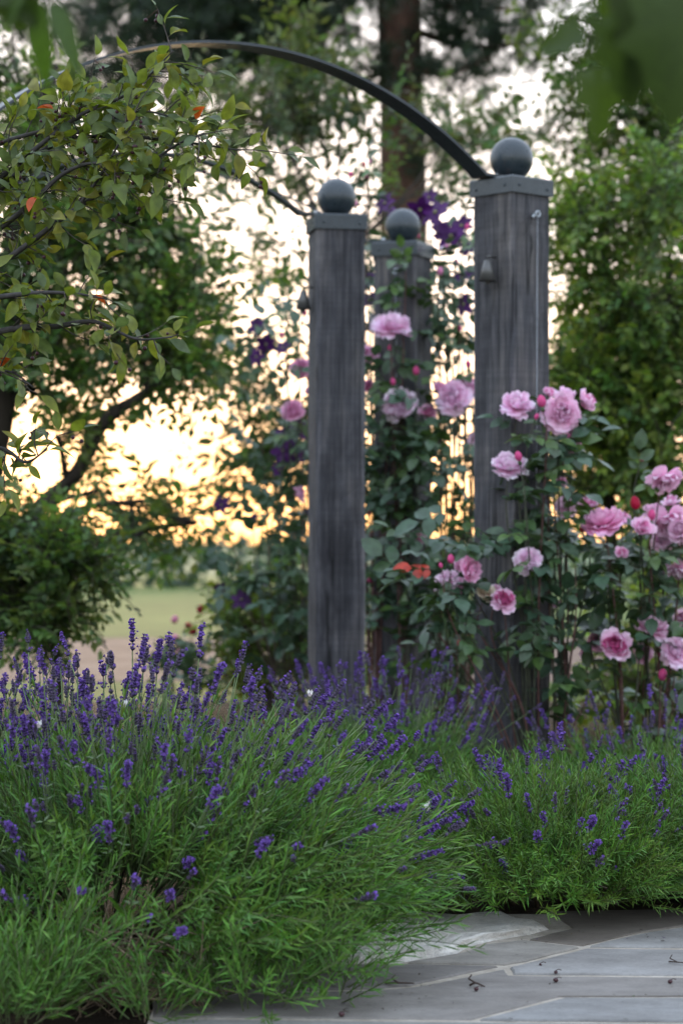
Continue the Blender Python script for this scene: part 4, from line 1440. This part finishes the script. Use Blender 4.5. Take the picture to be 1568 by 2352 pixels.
NEEDLES = [needle_clump(i) for i in range(4)]
b4 = at(925, 22.5)
pine = thing('pine_tree', 'tall pine with a thick reddish brown trunk behind the posts', 'tree', (b4[0], b4[1], 0))
org = np.array([b4[0], b4[1], 0])
c = curve([(b4[0], b4[1], -0.2), P(925, 1000, 22.5), P(926, 450, 22.5), P(916, 0, 22.5), P(905, -500, 22.5), P(900, -1100, 22.5)], 30)
V, T = tube(c - org, np.linspace(0.25, 0.17, 30) * (1 + RNG.normal(0, 0.025, 30)), 18)
b = Buf(); b.add(V, T)
link('trunk', b.mesh('trunk', M_PINEBARK), pine, local=True)
br, fol = Buf(), Buf()
for (x0, y0, x1, y1, d1, n, sp) in [(915, -60, 330, 90, 21.5, 150, 95), (912, -120, 180, 170, 21, 160, 100), (912, -90, 480, 20, 21.8, 100, 60), (920, 60, 1240, 95, 22, 34, 40), (918, -40, 1180, 20, 22, 36, 40), (920, 150, 1130, 130, 21.8, 14, 28),
                                    (912, -200, 60, 60, 21, 130, 110), (920, 260, 1180, 330, 22, 12, 26), (915, -150, 1300, -60, 22, 60, 50), (922, 120, 800, 170, 21.8, 10, 22), (924, 330, 1010, 300, 21.7, 8, 20)]:
    p0, p1 = P(x0, y0, 22.5), P(x1, y1, d1)
    c = curve([p0, (p0 + p1) / 2 + np.array([0, 0, -0.12]), p1], 12)
    V, T = tube(c - org, np.linspace(0.045, 0.01, 12), 6)
    br.add(V, T)
    for k in range(n):
        s = RNG.uniform(0.25, 1.0)
        q = np.array([np.interp(s * 11, np.arange(12), c[:, a]) for a in range(3)]) + RNG.normal(0, sp * 22 / F, 3) * np.array([0.8, 1, 0.8])
        m = 4
        dd = norm(RNG.normal(0, 1, (m, 3)) + np.array([0, 0, 0.2]))
        fol.scatter(NEEDLES[k % 4], q + RNG.normal(0, 0.12, (m, 3)) - org, frames(dd, rvec(m)), RNG.uniform(0.9, 1.5, m))
link('branch', br.mesh('branch', M_PINEBARK), pine, kind='stuff', local=True)
link('crown', fol.mesh('crown', M_LEAF), pine, kind='stuff', local=True)

# far hedgerow closing the field
b = Buf()
n = 1500
xs = RNG.uniform(-70, 70, n)
hh = 1.6 + 1.0 * np.sin(xs * 0.21) * np.sin(xs * 0.07 + 1)
pos = np.stack([xs, 165 + RNG.uniform(0, 5, n), RNG.uniform(0, 1, n) * hh], 1)
Vl, Tl = leaf_shape(1.1, 0.9, 2)
b.scatter((Vl, Tl, np.tile((0.045, 0.075, 0.05), (len(Vl), 1)), np.zeros(len(Tl), int)), pos, frames(rvec(n), rvec(n)), RNG.uniform(0.6, 1.3, n))
link('far_hedgerow', b.mesh('far_hedgerow', M_LEAF), None, kind='stuff')

b = Buf()
n = 2600
xs = RNG.uniform(-22, 22, n)
hh = 0.68 + 0.12 * np.sin(xs * 0.9) + 0.1 * np.sin(xs * 2.3 + 1)
pos = np.stack([xs, 46 + RNG.uniform(0, 1.6, n), RNG.uniform(-0.02, 1, n) * hh], 1)
b.scatter((Vl * 0.28, Tl, np.tile((0.06, 0.105, 0.075), (len(Vl), 1)), np.zeros(len(Tl), int)), pos, frames(rvec(n), rvec(n)), RNG.uniform(0.6, 1.3, n), RNG.uniform(0.7, 1.3, (n, 1)) * np.ones((n, 3)))
link('field_hedge', b.mesh('field_hedge', M_LEAF), None, kind='stuff')

# flowers of the bed along the gravel, seen only as soft dots
def red_plant(px, py, d, n, col, label):
    p = at(px, d)
    t = thing('flowering_plant', label, 'flower', (p[0], p[1], 0), 'small flowering plants by the gravel')
    top = P(px, py, d)
    bb, lf = Buf(), Buf()
    V, T = tube([(0, 0, 0), (0.01, 0, top[2] * 0.5), (0, 0, top[2])], [0.006, 0.005, 0.003], 5)
    bb.add(V, T, (0.06, 0.08, 0.03))
    link('stem', bb.mesh('stem', M_TWIG), t, local=True)
    m = 40
    q = np.stack([RNG.normal(0, 0.06, m), RNG.normal(0, 0.05, m), RNG.uniform(0.05, max(0.1, top[2]), m)], 1)
    lf.scatter(ROSE_LEAVES[0], q, frames(rvec(m), norm(RNG.normal(0, 0.4, (m, 3)) + (0, 0, 1))), 1.0)
    link('foliage', lf.mesh('foliage', M_ROSELEAF), t, kind='stuff', local=True)
    for k in range(n):
        ax = norm(np.array([RNG.normal(0, 0.3), -0.7, 0.6]))
        X = norm(np.cross(np.array([0.2, 0.3, 0.9]), ax))
        o = put(CLEM[k % 4] if col is None else col, 'flower', t, np.stack([X, np.cross(ax, X), ax], -1), np.array([RNG.normal(0, 0.04), RNG.normal(0, 0.03), top[2] + RNG.normal(0, 0.04)]), RNG.uniform(0.025, 0.045))


red_plant(440, 1462, 11.8, 3, BUDS['red'], 'small red flowers above the lavender spikes on the left')
red_plant(1048, 1480, 10.4, 3, BUDS['red'], 'bright red flowers beside the foot of the front post')
red_plant(395, 1480, 13.6, 5, BUDS['pale'], 'soft pink flowers beyond the lavender on the left')
red_plant(560, 1500, 13.4, 5, BUDS['pale'], 'soft pink flowers beyond the shrub left of the bare post')

# ------------------------------------------------------------------ berry branch in front, upper left
sb_base = at(-760, 5.35)
berry = thing('serviceberry_tree', 'serviceberry branches with olive leaves and dark berries, upper left foreground', 'tree', (sb_base[0], sb_base[1], 0))
borg = np.array([sb_base[0], sb_base[1], 0.0])
limbs = [
    [(-420, 950, 5.25), (-150, 720, 5.1), (45, 580, 5.0), (176, 479, 4.95), (300, 400, 4.9), (400, 335, 4.85), (470, 305, 4.8)],
    [(-420, 720, 5.25), (-100, 500, 5.15), (45, 360, 5.05), (180, 270, 5.0), (300, 205, 4.95), (400, 120, 4.9)],
    [(-300, 850, 5.1), (0, 757, 4.98), (120, 752, 4.92), (220, 745, 4.88), (310, 765, 4.85), (395, 772, 4.82)],
    [(-420, 1150, 5.2), (-100, 1050, 5.05), (0, 1035, 5.0), (60, 1055, 4.95), (112, 1030, 4.9)],
    [(-420, 640, 5.3), (-60, 470, 5.15), (100, 345, 5.05), (250, 310, 5.0), (420, 325, 4.92), (550, 348, 4.86)],
    [(-420, 480, 5.3), (-100, 370, 5.2), (20, 310, 5.1), (130, 285, 5.05), (240, 250, 5.0)],
    [(-300, 1000, 5.1), (-60, 900, 5.0), (20, 860, 4.95), (80, 885, 4.9)],
    [(-300, 800, 5.05), (-60, 700, 4.95), (60, 675, 4.9), (160, 672, 4.88), (250, 690, 4.85)],
    [(176, 479, 4.95), (230, 400, 4.9), (280, 330, 4.85), (320, 270, 4.82)],
    [(-420, 870, 5.25), (-100, 600, 5.1), (60, 480, 5.0), (150, 400, 4.96), (240, 380, 4.9), (330, 440, 4.86)],
    [(100, 345, 5.05), (200, 300, 5.0), (330, 260, 4.95), (430, 280, 4.9)],
]
tr = [(sb_base[0], sb_base[1], -0.1), P(-700, 1500, 5.35), P(-560, 1150, 5.3), P(-420, 900, 5.27), P(-430, 600, 5.3)]
c = curve(tr, 20)
V, T = tube(c - borg, np.linspace(0.045, 0.02, 20), 10)
b = Buf(); b.add(V, T, (0.06, 0.052, 0.045))
link('trunk', b.mesh('trunk', M_TWIG), berry, local=True)


def berry_leaf(seed, col):
    r = np.random.default_rng(seed)
    V, T = leaf_shape(0.043, r.uniform(0.019, 0.025), 6, r.uniform(0.05, 0.75), r.uniform(-0.1, 0.65), 0.48, 0.04)
    b = Buf()
    C = np.tile(col, (len(V), 1)) * r.uniform(0.85, 1.15, (len(V), 1))
    b.add(V, T, C)
    V, T = tube([(-0.012, 0, 0), (0, 0, 0)], 0.0006, 3, False)
    b.add(V, T, (0.10, 0.09, 0.04))
    return b.tpl()


BL = [berry_leaf(i, c) for i, c in enumerate([(0.13, 0.17, 0.025), (0.11, 0.15, 0.03), (0.16, 0.19, 0.03), (0.09, 0.13, 0.05), (0.12, 0.165, 0.03), (0.19, 0.19, 0.03), (0.09, 0.135, 0.06), (0.15, 0.185, 0.025), (0.50, 0.09, 0.02)])]
BL_ME = [tpl_mesh(x, 'leaf', M_LEAF) for x in BL]
leaves, berries = [], []
tw = Buf()
for li, lm in enumerate(limbs):
    q = [P(*x) for x in lm]
    for v in q[1:]:
        v += RNG.normal(0, 0.004, 3)
    n = 10 * len(q)
    c = curve(q, n)
    thick = 0.0085 if lm[0][0] < 0 else 0.004
    V, T = tube(c - borg, np.linspace(thick, 0.0014, n), 6)
    b = Buf(); b.add(V, T, (0.055, 0.05, 0.048))
    link('limb', b.mesh('limb', M_TWIG), berry, local=True)
    seg = np.linalg.norm(np.diff(c, axis=0), axis=1)
    cum = np.concatenate([[0], np.cumsum(seg)])
    s = 0.05
    tot = cum[-1]
    while s < tot:
        p = np.array([np.interp(s, cum, c[:, a]) for a in range(3)])
        i = min(n - 2, int(np.searchsorted(cum, s)))
        tg = norm(c[min(i + 1, n - 1)] - c[max(i - 1, 0)])
        px = 784 + F * p[0] / p[1]
        if px > -160:
            L = RNG.uniform(0.05, 0.13)
            if li in (2, 3, 6, 7):
                L *= 0.75
            dv = norm(tg * 0.6 + rvec(1)[0] * np.array([0.9, 0.8, 1.0]) + np.array([0.15, 0, 0.05]))
            e = p + dv * L
            cc = curve([p, (p + e) / 2 + RNG.normal(0, 0.006, 3), e], 6)
            V, T = tube(cc - borg, np.linspace(0.0016, 0.0008, 6), 4, False)
            tw.add(V, T, (0.06, 0.05, 0.045))
            nl = int(L / 0.020) + 2
            for k in range(nl):
                u = (k + 0.6) / nl
                lp = cc[min(5, int(u * 5.99))]
                ld = norm(dv * 0.6 + rvec(1)[0] * 0.9 + np.array([0.1, 0, -0.05]))
                if k == nl - 1:
                    ld = norm(dv + rvec(1)[0] * 0.3)
                leaves.append((lp + ld * 0.010, ld, norm(np.array([0.1, -0.55, 0.8]) + RNG.normal(0, 0.45, 3))))
            if RNG.random() < 0.42:
                bp = e if RNG.random() < 0.4 else cc[3]
                for z in range(int(RNG.integers(1, 4))):
                    q2 = bp + RNG.normal(0, 0.012, 3) + np.array([0, 0, -0.014])
                    berries.append((bp, q2))
        s += RNG.uniform(0.014, 0.032) if li not in (2, 3, 6, 7) else RNG.uniform(0.022, 0.045)
link('twig', tw.mesh('twig', M_TWIG), berry, kind='stuff', local=True)
leaves.sort(key=lambda x: (0 if x[0][0] * F / x[0][1] + 784 > -5 else 1, x[0][1]))
bf = Buf()
vis = [x for x in leaves if x[0][0] * F / x[0][1] + 784 > -5]
pick = set(np.random.default_rng(3).permutation(len(vis))[:300].tolist()) if len(vis) > 300 else set(range(len(vis)))
for i, (lp, ld, up) in enumerate(leaves):
    k = 8 if RNG.random() < 0.009 else int(RNG.integers(0, 8))
    Rm = frames(ld[None], up[None])[0]
    sc = RNG.uniform(0.7, 1.2)
    if i in pick:
        o = put(BL_ME[k], 'leaf', berry, Rm, lp - borg, sc)
        if k == 8:
            o['label'] = 'orange turning leaf'
    else:
        bf.scatter(BL[k], (lp - borg)[None], Rm[None], sc)
link('foliage', bf.mesh('foliage', M_LEAF), berry, kind='stuff', local=True)
b = Buf()
V, T = sphere(0.0042, 8, 6)
b.add(V, T, (0.05, 0.012, 0.02))
BERRY_ME = b.mesh('berry', M_ROSELEAF)
st = Buf()
for bp, q2 in berries[:220]:
    put(BERRY_ME, 'berry', berry, np.eye(3), q2 - borg, RNG.uniform(0.7, 1.15))
    V, T = tube(np.array([bp, q2]) - borg, 0.0006, 3, False)
    st.add(V, T, (0.09, 0.04, 0.03))
link('berry_stalk', st.mesh('berry_stalk', M_TWIG), berry, kind='stuff', local=True)

# ------------------------------------------------------------------ soft near leaves at the top
def lobed_leaf(seed, col, narrow=False):
    """broad leaf with pointed lobes along X, radius about 1"""
    r = np.random.default_rng(seed)
    if narrow:
        V, T = leaf_shape(1.0, 0.27, 7, 0.3, 0.25, 0.4, 0.02)
    else:
        ys = 0.62
        out = [(0.02, 0.06), (0.10, 0.38), (0.02, 0.62), (0.32, 0.50), (0.48, 0.62), (0.56, 0.34), (0.78, 0.28), (1.0, 0.0)]
        pts = [(x, y * r.uniform(0.88, 1.12)) for x, y in out] + [(x, -y * r.uniform(0.88, 1.12)) for x, y in out[-2::-1]]
        V, T = [(0.3, 0, 0.0)], []
        for x, y in pts:
            V.append((x, y * ys, 0.22 * abs(y) - 0.22 * x * x))
        for i in range(len(pts)):
            T.append((0, 1 + (i + 1) % len(pts), 1 + i))
        V, T = np.array(V, float), np.array(T)
    b = Buf(); b.add(V, T, col)
    V, T = tube([(-0.5, 0, 0.05), (-0.2, 0, 0.03), (0.05, 0, 0)], 0.018, 4, False)
    b.add(V, T, (0.09, 0.10, 0.03))
    return b.mesh('leaf', M_LEAF)


NEAR = [lobed_leaf(i, c) for i, c in enumerate([(0.034, 0.062, 0.009), (0.045, 0.08, 0.011), (0.022, 0.038, 0.008)])]
NARROW = [lobed_leaf(5, (0.05, 0.10, 0.012), True), lobed_leaf(6, (0.04, 0.08, 0.012), True)]


def near_branch(pts, leafs, label, name='hanging_branch'):
    q = [P(*x) for x in pts]
    t = thing(name, label, 'branch', tuple(q[0]), 'overhanging branches close to the camera')
    org = q[0]
    V, T = tube(curve(q, 16) - org, np.linspace(0.006, 0.002, 16), 6)
    b = Buf(); b.add(V, T, (0.06, 0.055, 0.03))
    link('twig', b.mesh('twig', M_TWIG), t, local=True)
    for px, py, d, L, dx, dz, me in leafs:
        dirv = norm(np.array([dx, RNG.normal(0, 0.25), dz]))
        up = norm(np.array([RNG.normal(0, 0.3), -0.9, 0.45]))
        put(me, 'leaf', t, frames(dirv[None], up[None])[0], P(px, py, d) - org, L * d / F)


near_branch([(2000, -300, 2.5), (1750, -120, 2.42), (1560, -30, 2.3), (1400, 20, 2.2)],
            [(1345, 70, 2.2, 120, -1, -0.35, NEAR[0]), (1365, 150, 2.2, 180, 0.1, -1, NEAR[1]), (1420, 20, 2.15, 230, 0.15, -1, NEAR[0]), (1490, -60, 2.1, 300, 0.2, -1, NEAR[2]),
             (1570, -40, 2.05, 330, -0.15, -1, NEAR[0]), (1620, 60, 2.1, 240, -0.3, -1, NEAR[2]), (1510, -10, 2.15, 240, -0.2, -0.9, NEAR[2]), (1450, -140, 2.2, 190, -0.3, -0.8, NEAR[1])],
            'dark blurred broad leaves hanging into the top right corner')
near_branch([(-420, -320, 2.6), (-200, -160, 2.5), (-20, -70, 2.42), (120, -40, 2.4)],
            [(85, -10, 2.4, 215, 0.06, -1, NARROW[0]), (120, 0, 2.42, 190, 0.42, -1, NARROW[1]), (60, -30, 2.38, 120, -0.6, -0.9, NARROW[0]), (10, -70, 2.4, 150, 0.3, -0.6, NEAR[1]), (100, -70, 2.42, 130, 0.6, -0.3, NARROW[1]), (-40, -60, 2.4, 160, 0.5, -0.6, NEAR[0]), (40, -60, 2.4, 130, 0.3, -1, NEAR[0])],
            'blurred narrow green leaves hanging into the top left corner')

# ------------------------------------------------------------------ small things on the paving and in the lavender
def berry_drop(px, py, s, label):
    p = PG(px, py)
    b = Buf()
    V, T = sphere(0.0042 * s, 10, 7)
    V[:, 2] *= 0.75
    V += RNG.normal(0, 0.0004, V.shape)
    b.add(V, T, (0.05, 0.012, 0.016))
    V, T = tube([(0, 0, 0.003), (0.006, 0.002, 0.005), (0.011, 0.004, 0.003)], 0.0008, 4, False)
    b.add(V, T, (0.06, 0.03, 0.02))
    o = link('fallen_berry', b.mesh('fallen_berry', M_ROSELEAF), None)
    o.location = (p[0], p[1], 0.0034 * s)
    tag(o, label, 'berry', 'fallen dark berries on the paving')


for px, py, s, lab in ((1275, 2256, 1.2, 'dark berry lying alone in the middle of the grey slab'), (1538, 2259, 1.1, 'dark berry lying furthest right on the paving'), (1275, 2236, 0.8, 'small dark berry on the edge of the blue grey slab'),
                       (1093, 2276, 1.1, 'dark berry just left of the fallen twig'), (784, 2335, 1.3, 'reddish berry by the front bush at the bottom of the photo'), (1240, 2218, 0.6, 'tiny dark speck of a berry near the pale slab')):
    berry_drop(px, py, s, lab)


def ground_twig(pts, r, label):
    q = [PG(x, y) + np.array([0, 0, h]) for x, y, h in pts]
    b = Buf()
    V, T = tube(curve(q, 10), np.linspace(r, r * 0.6, 10), 5)
    b.add(V, T, (0.045, 0.03, 0.025))
    m = q[len(q) // 2]
    V, T = tube([m, m + np.array([-0.012, 0.02, 0.004]), m + np.array([-0.006, 0.035, 0.008])], r * 0.7, 4)
    b.add(V, T, (0.045, 0.03, 0.025))
    tag(link('fallen_twig', b.mesh('fallen_twig', M_TWIG), None), label, 'twig', 'fallen twigs on the paving')


ground_twig([(1078, 2267, 0.003), (1092, 2269, 0.009), (1113, 2270, 0.003)], 0.0022, 'small forked dark twig lying on the grey slab')
ground_twig([(885, 2262, 0.003), (915, 2265, 0.006), (950, 2262, 0.003)], 0.0022, 'thin dark twig in the joint beside the front bush')
ground_twig([(1535, 2212, 0.003), (1555, 2216, 0.005), (1580, 2215, 0.003)], 0.0015, 'thin twig on the blue grey slab at the right edge')


def white_petal(px, py, d, s, label):
    p = P(px, py, d)
    V, T, C = petal_grid(s, s * 0.75, 0.5, 0.4, 0.2, int(px), (0.60, 0.60, 0.55), (0.70, 0.70, 0.67), 0.2, 4, 4)
    b = Buf(); b.add(V, T, C)
    V2, T2, C2 = petal_grid(s * 0.8, s * 0.6, -0.4, -0.5, 0.2, int(px) + 1, (0.60, 0.60, 0.55), (0.70, 0.70, 0.67), 0.2, 4, 4)
    b.add(V2, T2, C2)
    b.v = [v @ rotz(math.pi / 2).T for v in b.v]
    o = link('white_petal', b.mesh('white_petal', M_PETAL), None)
    o.location = p
    tag(o, label, 'petal', 'white petals caught in the lavender')


white_petal(90, 1672, 4.62, 0.017, 'white petal caught among spikes near the left edge')
white_petal(286, 1625, 4.7, 0.018, 'slim white petal on the stems left of centre')
white_petal(712, 1600, 4.9, 0.016, 'white petal in front of the foot of the bare post')
white_petal(981, 1862, 4.95, 0.020, 'white petal at the right flank of the front bush')


b = Buf()
for i in range(170):
    px, py = (RNG.uniform(620, 1000), RNG.uniform(2225, 2335)) if i < 90 else (RNG.uniform(980, 1600), RNG.uniform(2125, 2170))
    if RNG.random() < 0.25:
        px, py = RNG.uniform(700, 1568), RNG.uniform(2160, 2350)
    p = PG(px, py) + np.array([0, 0, 0.002])
    l = RNG.uniform(0.002, 0.012)
    V, T = leaf_shape(l, l * RNG.uniform(0.15, 0.5), 2, 0.4, RNG.uniform(-0.4, 0.4))
    a = RNG.uniform(0, 6.28)
    g = RNG.uniform(0.4, 1.4)
    b.add(V @ rotz(a).T + p, T, np.array([(0.05, 0.036, 0.025), (0.10, 0.075, 0.045), (0.05, 0.07, 0.025), (0.10, 0.06, 0.14)][int(RNG.choice(4, p=[0.5, 0.25, 0.15, 0.10]))]) * g)
link('leaf_litter', b.mesh('leaf_litter', M_TWIG), None, kind='stuff')
